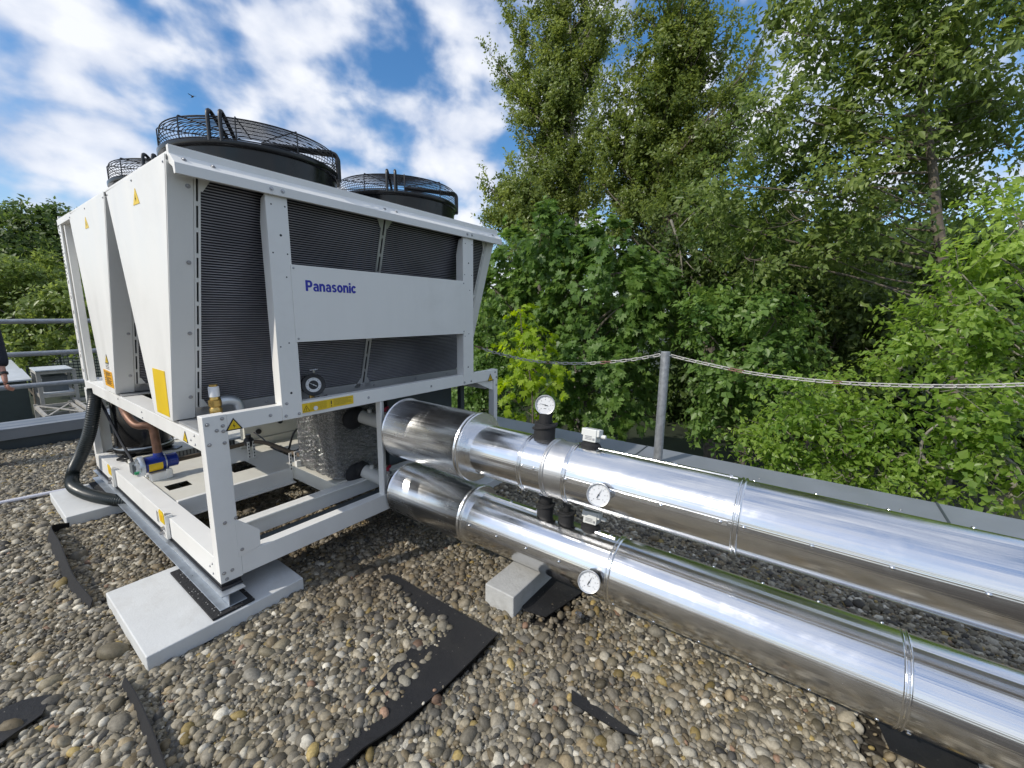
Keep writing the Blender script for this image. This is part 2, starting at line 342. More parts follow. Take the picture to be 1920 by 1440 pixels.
def leaf_mat(name, dark, light, trans=0.35, gloss=0.42):
    m, t, p, o = new_mat(name)
    at_ = N(t, 'ShaderNodeAttribute', attribute_name='tone')
    r = N(t, 'ShaderNodeValToRGB'); r.color_ramp.elements[0].color = tuple(dark)+(1,); r.color_ramp.elements[1].color = tuple(light)+(1,)
    t.links.new(at_.outputs['Fac'], r.inputs[0]); t.links.new(r.outputs[0], p.inputs['Base Color'])
    setin(p, Roughness=gloss); p.inputs['Specular IOR Level'].default_value = 0.4
    tr = N(t, 'ShaderNodeBsdfTranslucent')
    hs = N(t, 'ShaderNodeHueSaturation'); setin(hs, Hue=0.485, Saturation=1.1, Value=1.9); t.links.new(r.outputs[0], hs.inputs['Color']); t.links.new(hs.outputs[0], tr.inputs[0])
    mxs = N(t, 'ShaderNodeMixShader'); mxs.inputs[0].default_value = trans
    t.links.new(p.outputs[0], mxs.inputs[1]); t.links.new(tr.outputs[0], mxs.inputs[2]); t.links.new(mxs.outputs[0], o.inputs[0])
    return m
# ------------------------------------------------------------------ the machine
GZ = -0.205                                   # gravel surface
L, WD = 2.49, 2.93
hp = thing('heat_pump_chiller', 'large white rooftop heat pump unit with dark slatted coils and black fans on top', 'heat pump', (1.245, 1.465, 0.0))
HPO = ORIG[hp.name]
_b = MB(); _b.lathe((0, 0, 0), (0, 0, 1), [(0, .0125), (.002, .0125), (.0022, .008), (.006, .0075), (.0085, .005), (.009, .001)], 12)
BOLT = None
HOLE = None
def hole(p, nrm, s=1.0):
    global HOLE
    if HOLE is None:
        h = MB(); h.lathe((0, 0, 0), (0, 0, 1), [(0, .0125), (.0012, .0125), (.0014, .010), (.0014, 0)], 12, True, False); HOLE = h.build('bolt_hole', M['hole'], None); o = HOLE; o.parent = hp
    else: o = HOLE.copy(); COL.objects.link(o); o.parent = hp
    o.location = Vector(np.array(p)-HPO); o.scale = (s, s, s); o.rotation_euler = Vector(nrm).to_track_quat('Z', 'Y').to_euler()
    return o
def bolt(p, nrm, s=1.0, parent=None, name='bolt'):
    global BOLT
    parent = parent or hp
    if BOLT is None: BOLT = _b.build('bolt', M['bolt'], None); o = BOLT; o.parent = parent
    else: o = BOLT.copy(); COL.objects.link(o); o.parent = parent
    o.location = Vector(np.array(p)-origin_of(parent)); o.scale = (s, s, s)
    o.rotation_euler = Vector(nrm).to_track_quat('Z', 'Y').to_euler()
    return o
WH = M['white']
# lower frame
def part(name, boxes, m=WH, bev=.003, parent=hp):
    b = MB()
    for q in boxes: b.box(*q)
    return b.build(name, m, parent, bevel=bev)
part('frame_post', [(0, .112, 0, .07, 0, .957)])
part('frame_post', [(L-.052, L, 0, .07, 0, .957)])
part('frame_post', [(0, .05, WD-.07, WD, .012, .775), (.05, .13, WD-.012, WD, .012, .775)])
part('frame_post', [(L-.11, L, WD-.07, WD, 0, .86)])
part('frame_post', [(1.098, 1.112, .002, .06, .13, .858), (1.112, 1.16, .045, .06, .13, .858)])
part('front_beam', [(.112, L-.052, .0, .06, .859, .955)])
part('end_beam', [(.0, .125, .07, WD-.07, .762, .853)])
part('end_beam', [(L-.11, L, .07, WD-.07, .762, .853)])
part('rear_beam', [(.112, L-.11, WD-.06, WD, .762, .853)])
part('base_beam', [(.0, .11, .07, WD-.07, .0, .143)])
part('base_beam', [(.112, L-.052, .0, .075, .005, .132)])
part('base_beam', [(L-.11, L, .07, WD-.07, .0, .143)])
part('base_beam', [(.11, L-.11, WD-.075, WD, .0, .143)])
part('cross_beam', [(.113, L-.113, .345, .385, .035, .165), (.113, L-.113, .30, .345, .152, .165)])
part('cross_beam', [(.113, .93, 1.04, 1.075, .03, .150), (.113, .93, .99, 1.04, .03, .04)])
part('dark_strip', [(.113, L-.113, .078, .34, .01, .022)], M['darkgrey'], 0)  # dark plate standing in for the shadow gap behind the front base beam
b = MB(); b.prism([(.098, -.004, .121), (.215, -.004, .140), (.219, -.004, .240), (.116, -.004, .341), (.098, -.004, .341)], (0, .003, 0))
b.build('gusset_plate', WH, hp, bevel=.001)
b = MB(); b.prism([(2.18, .02, .858), (2.437, .02, .858), (2.437, .02, .75)], (0, .004, 0)); b.build('gusset_plate', WH, hp)
for p in [(.105, 0, .358), (.118, -.004, .16), (.02, 0, .06), (.06, 0, .06), (.03, 0, .02), (.02, 0, .915), (.02, 0, .805), (.06, 0, .875), (.09, 0, .935), (.09, 0, .895), (.09, 0, .865), (.09, 0, .80), (.05, 0, .35),
          (.335, 0, .905), (.42, -.006, .885), (.50, -.006, .885), (.43, -.006, .96), (2.0, -.006, .885), (2.09, -.006, .885), (2.45, 0, .93), (2.47, 0, .88), (2.47, 0, .80), (1.0, 0, .905), (1.6, 0, .905)]:
    bolt(p, (0, -1, 0), .8)
for p in [(0, .14, .835), (0, .14, .785), (0, .20, .80), (0, 1.1, .82), (0, 1.1, .78), (0, 1.7, .83), (0, .1, .09), (0, .1, .03), (0, .14, .06)]: bolt(p, (-1, 0, 0), .6)

# V modules -------------------------------------------------------------
ZB, ZT = .872, 2.205
def coil_pt(yb, yt, s): return yb+(yt-yb)*s, ZB+.01+(ZT-ZB-.02)*s
def coil_side(yb, yt, sign, full=True):
    """one sloping coil face from (yb, ZB) up to (yt, ZT); sign -1 faces -y"""
    d = np.array((0, yt-yb, ZT-ZB)); LEN = np.linalg.norm(d); d /= LEN
    n = np.array((0, -d[2], d[1])) if sign < 0 else np.array((0, d[2], -d[1]))
    O = lambda x, s, h=0: np.array((x, yb, ZB))+d*(s*LEN)+n*h
    def slab(mb, x0, x1, s0, s1, h0, h1): mb.obox((O(x0, s0, h0)+O(x1, s1, h1))/2, np.array(((x1-x0)/2, 0, 0)), d*(s1-s0)*LEN/2, n*(h1-h0)/2)
    core = MB(); slab(core, .012, L-.012, .045, .985, -.05, -.022)
    c = core.build('coil', M['coilback'], hp)
    if full:
        f = MB(); n_f = 92
        for i in range(n_f):
            s = .055+.925*i/(n_f-1); slab(f, .133, 1.219, s-.0015, s+.0015, -.022, -.008); slab(f, 1.269, L-.133, s-.0015, s+.0015, -.022, -.008)
        fo = f.build('coil_fins', M['fin'], c, smooth=False)
    # solid returns and slotted strips at both ends and in the middle
    for (xa, xb) in ((-.010, .098), (L-.098, L-.004)):
        r = MB(); slab(r, xa, xb, .0, 1.0, -.012, .0); r.build('panel_return', WH, hp, bevel=.002)
    def slotted(x0, x1):
        q = MB(); w = .010 if x1-x0 < .04 else .017
        slab(q, x0, x0+w, .03, .97, -.012, -.004); slab(q, x1-w, x1, .03, .97, -.012, -.004)
        for k in range(11): s = .03+.94*k/10; slab(q, x0+w, x1-w, max(.03, s-.008), min(.97, s+.008), -.012, -.005)
        # corner plates
        for (xx, sg) in ((x0, 1), (x1, -1)):
            for (s0, ds) in ((.02, .06), (.98, -.06)):
                if (x0 < .5 and sg < 0) or (x0 > 2 and sg > 0) or (.5 < x0 < 2):
                    base = xx if .5 < x0 < 2 else (x1 if sg < 0 else x0)
                    e = -1 if base == x0 else 1
                    P = [O(base, s0, -.006), O(base+e*.055, s0, -.006), O(base+e*.055*.15, s0+ds, -.006), O(base, s0+ds, -.006)]
                    q.prism(P, n*.003)
        return q.build('slotted_strip', M['alu'] if .5 < x0 < 2 else WH, hp)
    if full: slotted(.100, .130); slotted(L-.130, L-.100); slotted(1.220, 1.268)
    # bottom sill under the coil
    q = MB(); slab(q, .10, L-.10, .0, .046, -.03, -.003); q.build('coil_sill', M['alu'], hp, bevel=.002)
    return O, n
YS = [(.041, 1.157, .425, .745), (1.205, 2.325, 1.685, 2.02)]       # top near, top far, bottom near, bottom far
EPX = -.013
for k, (t0, t1, b0, b1) in enumerate(YS):
    O, nn = coil_side(b0, t0, -1, True)
    coil_side(b1, t1, +1, False)
    if k == 0:
        for s in (.10, .38, .66, .93): bolt(O(.075, s, 0), nn, .9)
        for x in (.5, .9, 1.35, 1.8, 2.2): bolt(O(x, .022, -.003), nn, .9)
    else:
        for s in (.10, .34): bolt(O(.075, s, 0), nn, .9)
    for x in (EPX, L-.006):
        b = MB(); b.prism([(x, t0+.001, 2.232), (x, t1-.001, 2.222), (x, b1, ZB-.002), (x, b0, ZB-.002)], (.008 if x < 0 else .010, 0, 0))
        b.build('end_panel', WH, hp, bevel=.002)
    for y in (t0+.03, (t0+t1)/2, t1-.03): bolt((EPX, y, 2.20), (-1, 0, 0), .55)
    # trough that carries the two coils
    b = MB(); b.box(.01, L-.01, b0-.30 if k == 0 else b0-.06, b1+.06, .855, .868); b.build('coil_trough', M['alu'], hp, bevel=.002)
# far side frame posts and rail, seen beyond the second module
part('side_post', [(.0, .012, 2.80, 2.90, .853, 2.235), (.012, .06, 2.888, 2.90, .853, 2.235)])
part('side_post', [(.012, .06, 2.72, 2.755, .853, 2.20)])
part('side_panel', [(.16, .17, 2.36, 2.72, .853, 2.19)], bev=0)
b = MB()
for k in range(15): b.box(-.0015, .0, 2.865, 2.882, 1.75+.03*k, 1.765+.03*k)
for k in range(8): b.box(-.0015, .0, 2.83, 2.845, .93+.13*k, .96+.13*k)
b.build('slot_row', M['hole'], hp)
for k in range(8): bolt((0, 2.815, .95+.17*k), (-1, 0, 0), .5)
# tall front posts with lit flanks, and the name panel
for x0, x1 in ((.402, .522), (1.99, 2.122)):
    b = MB(); b.box(x0, x1, -.006, .0, .861, 2.14)
    b.prism([(x0, .0, .955), (x0, .075, .955), (x0, .075, 2.0), (x0, .045, 2.12), (x0, 0, 2.14)], (.004, 0, 0))
    b.prism([(x1, .0, .955), (x1, .075, .955), (x1, .075, 2.0), (x1, .045, 2.12), (x1, 0, 2.14)], (-.004, 0, 0))
    b.build('front_post', WH, hp, bevel=.0015)
    for (xx, zz) in ((x0+.07, 1.93), (x0+.085, 1.70), (x0+.07, 1.32), (x0+.06, 1.02), (x0+.03, 2.09), (x1-.015, 2.09), (x0+.02, 1.83), (x1-.02, 1.83), (x0+.02, 1.30)):
        hole((xx, -.006, zz), (0, -1, 0), .55 if abs(zz-1.5) > .35 and zz < 2 and xx > x0+.05 else .35)
b = MB(); b.box(.512, 2.004, -.012, -.0065, 1.323, 1.775)
npan = b.build('name_panel', WH, hp, bevel=.0015)
for p in [(.527, 1.755), (.527, 1.343), (1.99, 1.755), (1.99, 1.343)]: bolt((p[0], -.012, p[1]), (0, -1, 0), .55)

def text_obj(txt, name, m, parent, origin, xdir, ydir, height, bold=0.0, width=None, ext=.001):
    cu = bpy.data.curves.new('lettering', 'FONT'); cu.body = txt; cu.size = 1.0; cu.offset = bold; cu.extrude = 0.0; cu.resolution_u = 6
    to = bpy.data.objects.new('lettering', cu); COL.objects.link(to)
    dg = bpy.context.evaluated_depsgraph_get(); me = bpy.data.meshes.new_from_object(to.evaluated_get(dg))
    bpy.data.objects.remove(to); bpy.data.curves.remove(cu)
    co = np.zeros(len(me.vertices)*3); me.vertices.foreach_get('co', co); co = co.reshape(-1, 3)
    capH = 0.70
    s = height/capH; sx_ = s if width is None else width/(co[:, 0].max()-co[:, 0].min())
    X = np.array(xdir, float); Y = np.array(ydir, float)
    P = np.array(origin)[None]+(co[:, :1]-co[:, 0].min())*sx_*X[None]+co[:, 1:2]*s*Y[None]-origin_of(parent)[None]
    me.vertices.foreach_set('co', P.ravel()); me.materials.clear(); me.materials.append(m); me.update()
    o = bpy.data.objects.new(name, me); link(o, parent); ORIG[o.name] = origin_of(parent)
    return o
# the word Panasonic, heavy grotesque letters built from strokes and arcs (unit: x-height 1, cap height 1.36)
def wordmark():
    b = MB(); H = .064/1.36; x = 0.0; yy = [-.0128]; SW = .33
    def nxt(): yy[0] -= .00004; return yy[0]
    def quad(P):
        y = nxt(); b.prism([(.592+p[0]*kx, y, 1.627+p[1]*H) for p in P], (0, .0008, 0))
    def rect(x0, z0, x1, z1): quad([(x0, z0), (x1, z0), (x1, z1), (x0, z1)])
    def arc(cx, cz, rx, rz, a0, a1, w=SW, n=18, wz=.27):
        t = [math.radians(a0+(a1-a0)*k/n) for k in range(n+1)]
        quad([(cx+rx*math.cos(q), cz+rz*math.sin(q)) for q in t]+[(cx+(rx-w)*math.cos(q), cz+(rz-wz)*math.sin(q)) for q in reversed(t)])
    def P_(x): rect(x, 0, x+.36, 1.36); rect(x+.36, 1.09, x+.62, 1.36); rect(x+.36, .46, x+.62, .73); arc(x+.62, .91, .44, .45, -90, 90, .35); return 1.14
    def a_(x): rect(x+.57, 0, x+.89, .70); arc(x+.45, .66, .42, .36, 0, 165); arc(x+.38, .30, .37, .32, 60, 300, .30, 18, .22); rect(x+.50, .42, x+.62, .60); quad([(x+.55, -.01), (x+.66, .0), (x+.66, .22), (x+.50, .18)]); return .98
    def n_(x): rect(x, 0, x+.33, 1.0); arc(x+.50, .60, .42, .42, 0, 150, .33); rect(x+.59, 0, x+.92, .62); return 1.02
    def s_(x): arc(x+.42, .71, .38, .31, 20, 270, .30, 18, .24); arc(x+.42, .29, .40, .31, -160, 90, .31, 18, .24); return .92
    def o_(x): arc(x+.48, .50, .49, .52, 0, 180, .33); arc(x+.48, .50, .49, .52, 180, 360, .33); return 1.05
    def i_(x): rect(x, 0, x+.33, 1.0); rect(x, 1.10, x+.33, 1.36); return .42
    def c_(x): arc(x+.46, .50, .47, .52, 35, 325, .33); return .90
    seq = [P_, a_, n_, a_, s_, o_, n_, i_, c_]
    kx = 0.0; tot = 1.14+.98+1.02+.98+.92+1.05+1.02+.41+.84; kx = .340/tot
    for f in seq: x += f(x)
    return b.build('logo_lettering', M['blueink'], npan, smooth=False)
wordmark()

# roof rail along the front, roof sheet, rails along the ends
def rail_profile(y0, s, x0, x1):
    P = [(0, 2.137), (0, 2.186), (.058, 2.236), (.058, 2.275), (.085, 2.275), (.085, 2.20), (.03, 2.17), (.02, 2.137)]
    b = MB(); b.prism([(x0, y0+s*a, z) for a, z in P], (x1-x0, 0, 0)); return b
rail_profile(-.03, 1, .0, 2.505).build('roof_rail', WH, hp, bevel=.002)
rail_profile(WD-.0, -1, .0, 2.505).build('roof_rail', WH, hp, bevel=.002)
part('roof_sheet', [(.0, L, .056, WD-.09, 2.236, 2.25)], bev=.002)
part('roof_edge', [(-.004, .03, 2.335, WD-.03, 2.20, 2.25)])
for x in (.05, .17, 1.2, 1.3, 2.4): bolt((x, .0, 2.213), (0, -.65, .75), .9)
for x in (.43, .49, 2.02, 2.08): bolt((x, -.03, 2.165), (0, -1, 0), .95)

# fans -------------------------------------------------------------------
FAN0 = (.655, .62)
def make_fan(cx, cy_):
    c = (cx, cy_, 0)
    b = MB(); b.lathe(c, (0, 0, 1), [(2.24, .478), (2.405, .492), (2.407, .512), (2.414, .515), (2.434, .515), (2.437, .510), (2.437, .490), (2.43, .482), (2.30, .470), (2.26, .470)], 72, False, False)
    sh = b.build('fan_shroud', M['shroud'], hp, ang=30)
    g = MB(); R0 = .497
    for (z, r, w) in [(2.445, .499, .0035), (2.465, .499, .0022), (2.484, .4985, .0022), (2.503, .498, .0022), (2.522, .497, .0022), (2.540, .496, .0022), (2.556, .492, .0035)]:
        g.tube([(cx+r*math.cos(t), cy_+r*math.sin(t), z) for t in np.linspace(0, 2*math.pi, 65)[:-1]], w, 6, True)
    for k in range(21):
        r = .476-.0178*k; z = 2.556+.022*(1-(r/.49)**2) - .0
        g.tube([(cx+r*math.cos(t), cy_+r*math.sin(t), z) for t in np.linspace(0, 2*math.pi, 57)[:-1]], .0021, 5, True)
    for k in range(10):
        t = math.radians(-160+36*k); u = (math.cos(t), math.sin(t))
        pts = [(cx+u[0]*r, cy_+u[1]*r, z) for r, z in ((.503, 2.43), (.503, 2.553), (.497, 2.562), (.40, 2.568), (.25, 2.578), (.11, 2.582))]
        g.tube(pts, .0036, 6)
    go = g.build('fan_guard', M['wire'], sh)
    # pair of bent handle tubes, and the wide cable conduit
    h = MB()
    for a in (-139, -132):
        t = math.radians(a); u = (math.cos(t), math.sin(t))
        pts = smooth_path([(cx+u[0]*r, cy_+u[1]*r, z) for r, z in ((.508, 2.425), (.508, 2.50), (.506, 2.565), (.49, 2.585), (.46, 2.578), (.40, 2.545), (.33, 2.50), (.305, 2.45), (.30, 2.40))], 5)
        h.tube(pts, .0105, 8)
    h.build('guard_handle', M['wire'], sh)
    h = MB(); t = math.radians(-42); u = (math.cos(t), math.sin(t)); w = (-u[1], u[0])
    prof = smooth_path([(r, z, 0) for r, z in ((.513, 2.40), (.513, 2.50), (.510, 2.545), (.485, 2.567), (.40, 2.572), (.2, 2.585), (.05, 2.585))], 5)
    for off in (-.022, 0, .022):
        h.tube([(cx+u[0]*p[0]+w[0]*off, cy_+u[1]*p[0]+w[1]*off, p[1]) for p in prof], .0135, 8)
    h.build('cable_conduit', M['black'], sh)
    bl = MB(); bl.lathe((cx, cy_, 0), (0, 0, 1), [(2.33, .0), (2.33, .10), (2.45, .10), (2.47, .08), (2.47, .0)], 28, False, False)
    for k in range(5):
        t0 = 2*math.pi*k/5; P = []
        for (r, tw, zz) in ((.10, 0, 0), (.28, .10, .0), (.455, .30, .0)):
            for s in (-1, 1):
                th = t0+tw+s*(.36 if r < .2 else .27); P.append((cx+r*math.cos(th), cy_+r*math.sin(th), 2.375+s*.035))
        bl.add(P, [(0, 1, 3, 2), (2, 3, 5, 4)]); bl.add([(p[0], p[1], p[2]-.004) for p in P], [(2, 3, 1, 0), (4, 5, 3, 2)])
    bl.build('fan_blades', M['black'], sh)
    return sh
fan0 = make_fan(*FAN0)
for (dx_, dy_) in ((1.18, 0), (0, 1.17), (1.18, 1.17)):
    c = fan0.copy(); COL.objects.link(c); c.parent = hp; c.location = (dx_, dy_, 0)
    for ch in list(fan0.children):
        q = ch.copy(); COL.objects.link(q); q.parent = c

# labels ------------------------------------------------------------------
def tri_label(p_top, p_l, p_r, nrm, name='warning_triangle', border=True):
    P = [np.array(q, float) for q in (p_top, p_l, p_r)]; n = np.array(nrm, float); b = MB()
    c = sum(P)/3
    b.mat(1 if border else 0); b.prism([q+n*.001 for q in P], n*.0012)
    if border: b.mat(0); b.prism([c+(q-c)*.74+n*.0022 for q in P], n*.0008)
    # dark lightning mark
    up = P[0]-c; rt = P[2]-P[1]; up = up/np.linalg.norm(up); rt = rt/np.linalg.norm(rt); s = np.linalg.norm(P[0]-c)*.42
    b.mat(1); z = n*.0034
    b.prism([c+up*s+rt*.12*s+z, c-rt*.32*s-up*.05*s+z, c+rt*.02*s-up*.02*s+z, c-rt*.1*s-up*.62*s+z, c+rt*.32*s+up*.15*s+z, c+rt*.0*s+up*.16*s+z], n*.0006)
    return b.build(name, [M['yellow'], M['ink']], hp, smooth=False)
tri_label((EPX, .555, 2.155), (EPX, .617, 2.073), (EPX, .503, 2.071), (-1, 0, 0), border=False)
tri_label((EPX, 1.785, 2.147), (EPX, 1.827, 2.069), (EPX, 1.720, 2.067), (-1, 0, 0), border=False)
tri_label((EPX, 1.79, 1.166), (EPX, 1.85, 1.095), (EPX, 1.745, 1.095), (-1, 0, 0))
tri_label((0, .281, .838), (0, .330, .774), (0, .250, .769), (-1, 0, 0))
tri_label((.142, 0, .930), (.100, 0, .862), (.186, 0, .860), (0, -1, 0))
tri_label((2.373, 0, .925), (2.335, 0, .852), (2.418, 0, .850), (0, -1, 0))
def flat_label(name, P, nrm, m, lines, parent=hp):
    """P: four corners (top-left, top-right, bottom-right, bottom-left); lines in unit coordinates"""
    P = [np.array(q, float) for q in P]; n = np.array(nrm, float); b = MB(); b.prism([q+n*.001 for q in P], n*.0012); b.mat(1)
    Q = lambda u, v: (P[0]*(1-u)+P[1]*u)*(1-v)+(P[3]*(1-u)+P[2]*u)*v
    for (u0, u1, v0, v1) in lines:
        b.prism([Q(u0, v0)+n*.0024, Q(u1, v0)+n*.0024, Q(u1, v1)+n*.0024, Q(u0, v1)+n*.0024], n*.0005)
    return b.build(name, [m, M['ink']], parent, smooth=False)
flat_label('yellow_label', [(EPX, .675, 1.160), (EPX, .452, 1.160), (EPX, .462, .889), (EPX, .686, .889)], (-1, 0, 0), M['yellow'], [])
ln = [(.08, .16, .10+.13*k, .14+.13*k) for k in (0, 1, 3, 4, 5)]+[(.24, .24+w, .10+.06*k, .135+.06*k) for k, w in enumerate((.6, .5, .62, .4, .1, .55, .6, .3, .62, .5, .6, .45, .6))]
flat_label('orange_label', [(EPX, 1.950, 1.040), (EPX, 1.700, 1.034), (EPX, 1.690, .912), (EPX, 1.942, .912)], (-1, 0, 0), M['orange'], ln)
b = MB()
for k in range(4): b.box(EPX-.002, EPX-.0005, 1.755, 1.85, 1.052+.012*k, 1.056+.012*k)
b.build('printed_lines', M['ink'], hp)
ln = [(.27, .27+.62, .14+.10*k, .155+.10*k) for k in range(8)]
def ring_tri(b, c, s, y):
    for (a, q) in (((-s, -s*.8), (s, -s*.8)), ((s, -s*.8), (0, s)), ((0, s), (-s, -s*.8))):
        b.bar((c[0]+a[0], y, c[1]+a[1]), (c[0]+q[0], y, c[1]+q[1]), .0008, .004, up=(0, 1, 0))
ll = flat_label('warning_strip', [(.520, -.006, .942), (.700, -.006, .942), (.700, -.006, .884), (.520, -.006, .884)], (0, -1, 0), M['yellow'], ln)
ll2 = flat_label('warning_strip', [(.704, -.0, .942), (.878, -.0, .942), (.878, -.0, .884), (.704, -.0, .884)], (0, -1, 0), M['yellow'], [(.05, .09, .2, .62), (.05, .09, .74, .86)]+[(.16, .16+w, .12+.11*k, .145+.11*k) for k, w in enumerate((.7, .78, .6, .75, .72, .78, .5))])
b = MB(); ring_tri(b, (.545, .908), .02, -.0092); b.box(.5435, .5465, -.0095, -.0088, .902, .914); b.box(.5435, .5465, -.0095, -.0088, .896, .899); b.build('warning_symbol', M['ink'], hp, smooth=False)
b = MB(); b.disc((.605, -.0095, .902), (0, -1, 0), .014); b.build('round_seal', M['dial'], hp)
b = MB()
for y in (1.06, 1.085): b.box(-.0015, .0, y, y+.006, .03, .11)
b.build('printed_lines', M['ink'], hp)
# lifting lugs
for y in (2.23, .86):
    b = MB(); b.mat(0); b.box(-.022, -.003, y-.045, y+.03, -.005, .10); b.box(-.022, .02, y-.045, y-.03, .10, .16)
    b.mat(1); b.prism([(-.026, y-.035, .10), (-.026, y+.055, .10), (-.026, y+.065, .165), (-.026, y+.05, .185), (-.026, y-.015, .185), (-.026, y-.035, .165)], (.004, 0, 0))
    b.mat(2); b.prism([(-.027, y+.0, .12), (-.027, y+.03, .12), (-.027, y+.03, .155), (-.027, y+.0, .155)], (.0008, 0, 0))
    b.mat(3); b.cyl((-.04, y-.01, .07), (-.0, y-.01, .07), .012, 10); b.cyl((-.045, y+.01, .03), (-.0, y+.01, .03), .010, 10)
    b.build('lifting_lug', [WH, M['yellow'], M['orange'], M['bolt']], hp, bevel=.001)

# inside the base -----------------------------------------------------------
def sheet_with_holes(name, x0, x1, y0, y1, z, holes, m, th=.004):
    xs = sorted({x0, x1}|{h[0] for h in holes}|{h[1] for h in holes}); ys = sorted({y0, y1}|{h[2] for h in holes}|{h[3] for h in holes})
    b = MB()
    for i in range(len(xs)-1):
        for j in range(len(ys)-1):
            cx, cy_ = (xs[i]+xs[i+1])/2, (ys[j]+ys[j+1])/2
            if any(h[0] < cx < h[1] and h[2] < cy_ < h[3] for h in holes): continue
            for zz, o in ((z, 1), (z-th, -1)):
                V = [(xs[i], ys[j], zz), (xs[i+1], ys[j], zz), (xs[i+1], ys[j+1], zz), (xs[i], ys[j+1], zz)]
                b.add(V, [(0, 1, 2, 3) if o > 0 else (3, 2, 1, 0)])
    return b.build(name, m, hp, smooth=False)
sheet_with_holes('floor_tray', .112, 2.36, 1.078, 2.85, .132, [(.15, .30, 1.36, 1.49), (.60, .78, 1.37, 1.62), (1.09, 1.17, 1.36, 1.83), (1.5, 1.75, 1.4, 1.8)], M['cream'])
b = MB(); b.box(.93, 1.42, .39, 1.06, .06, .175); b.build('exchanger_plinth', M['cream'], hp, bevel=.003)
# foil wrapped heat exchanger: subdivided, slightly puffed box
def foil_box(x0, x1, y0, y1, z0, z1):
    bm = bmesh.new(); bmesh.ops.create_cube(bm, size=1.0); bmesh.ops.subdivide_edges(bm, edges=bm.edges[:], cuts=47, use_grid_fill=True)
    r = random.Random(3)
    for v in bm.verts:
        p = v.co; q = np.array((x0+(p.x+.5)*(x1-x0), y0+(p.y+.5)*(y1-y0), z0+(p.z+.5)*(z1-z0)))
        q += np.array([r.gauss(0, .0016)+.004*math.sin(q[2]*150+math.sin(q[0]*41+q[1]*37)*2.2) for _ in range(3)]); v.co = Vector(q-HPO)
    me = bpy.data.meshes.new('foil_exchanger'); bm.to_mesh(me); bm.free(); me.materials.append(M['foil'])
    me.polygons.foreach_set('use_smooth', [True]*len(me.polygons)); me.set_sharp_from_angle(angle=math.radians(70))
    o = bpy.data.objects.new('foil_exchanger', me); link(o, hp); ORIG[o.name] = HPO
foil_box(.965, 1.40, .40, .98, .19, .80)
part('exchanger_lid', [(.975, 1.39, .41, .97, .803, .822)], M['darkgrey'], .002)
part('exchanger_foot', [(.93, 1.0, .96, .99, .175, .23)], WH, .001)
for zc, P0, P1 in ((.61, (1.165, .372, .682), (1.262, .10, .625)), (.125, (1.165, .372, .226), (1.262, .10, .135))):
    P0, P1 = np.array(P0), np.array(P1); ax_ = (P1-P0)/np.linalg.norm(P1-P0)
    c0 = np.array((1.125, .392, P0[2]-.022)); b = MB(); b.sphere(c0, .092, 24, 14, (1.05, .42, .92)); b.lathe(P0-ax_*.03, ax_, [(0, .066), (.052, .066), (.056, .060)], 24)
    b.build('insulated_elbow', M['rubber'], hp)
    b = MB(); b.cyl(P0, P1, .052, 28); c = P0+ax_*.10; b.cyl(c+np.array((0, 0, .045)), c+np.array((0, 0, .08)), .016, 12); b.cyl(P1-ax_*.05+np.array((0, 0, .045)), P1-ax_*.05+np.array((0, 0, .075)), .014, 12)
    b.build('pipe_stub', M['whitepipe'], hp, bevel=.002)
    b = MB(); b.cyl(P1-ax_*.015, (1.31, -.01, zc), .078, 28); b.build('rubber_coupling', M['black'], hp, bevel=.004)
    for sgn in (1, -1):
        c = P1-ax_*.05
        b = MB(); b.mat(0); b.cyl(c+(0, 0, sgn*.045), c+(0, 0, sgn*.115), .011, 10); b.cyl(c+(0, 0, sgn*.09), c+(0, -.04, sgn*.09), .014, 10)
        b.mat(1); b.obox(c+(-.012, -.02, sgn*.125), np.array((.030, .006, .01)), np.array((-.002, .009, 0)), np.array((0, 0, .008))); b.sphere(c+(-.02, -.025, sgn*.12), .017, 8, 6)
        b.build('drain_valve', [M['bolt'], M['red']], hp, bevel=.002)
# compressor with its base rim and feet, copper discharge line
b = MB(); b.lathe((.30, 2.60, 0), (0, 0, 1), [(.17, .20), (.19, .222), (.215, .226), (.235, .218), (.25, .205), (.74, .205), (.80, .17), (.83, .08), (.835, 0)], 40, True, False)
cpr = b.build('compressor', M['compressor'], hp)
b = MB(); b.lathe((.30, 2.60, 0), (0, 0, 1), [(.228, .224), (.240, .222)], 40, False, False); b.build('weld_ring', M['galv'], cpr)
b = MB()
for a in (45, 135, 225, 315):
    t = math.radians(a); b.bar((.30+.15*math.cos(t), 2.60+.15*math.sin(t), .178), (.30+.30*math.cos(t), 2.60+.30*math.sin(t), .165), .09, .02)
b.build('compressor_foot', M['compressor'], cpr, bevel=.003)
part('compressor_rail', [(.12, .55, 2.33, 2.40, .133, .165), (.12, .55, 2.80, 2.86, .133, .165)], M['cream'], .003)
b = MB(); b.tube(smooth_path([(.16, 2.42, .72), (.10, 2.15, .71), (.078, 1.95, .665), (.088, 1.85, .61), (.11, 1.79, .582), (.16, 1.75, .578), (.186, 1.735, .55), (.192, 1.73, .45), (.195, 1.73, .32)], 5), .030, 14)
b.build('copper_line', M['copper'], hp)
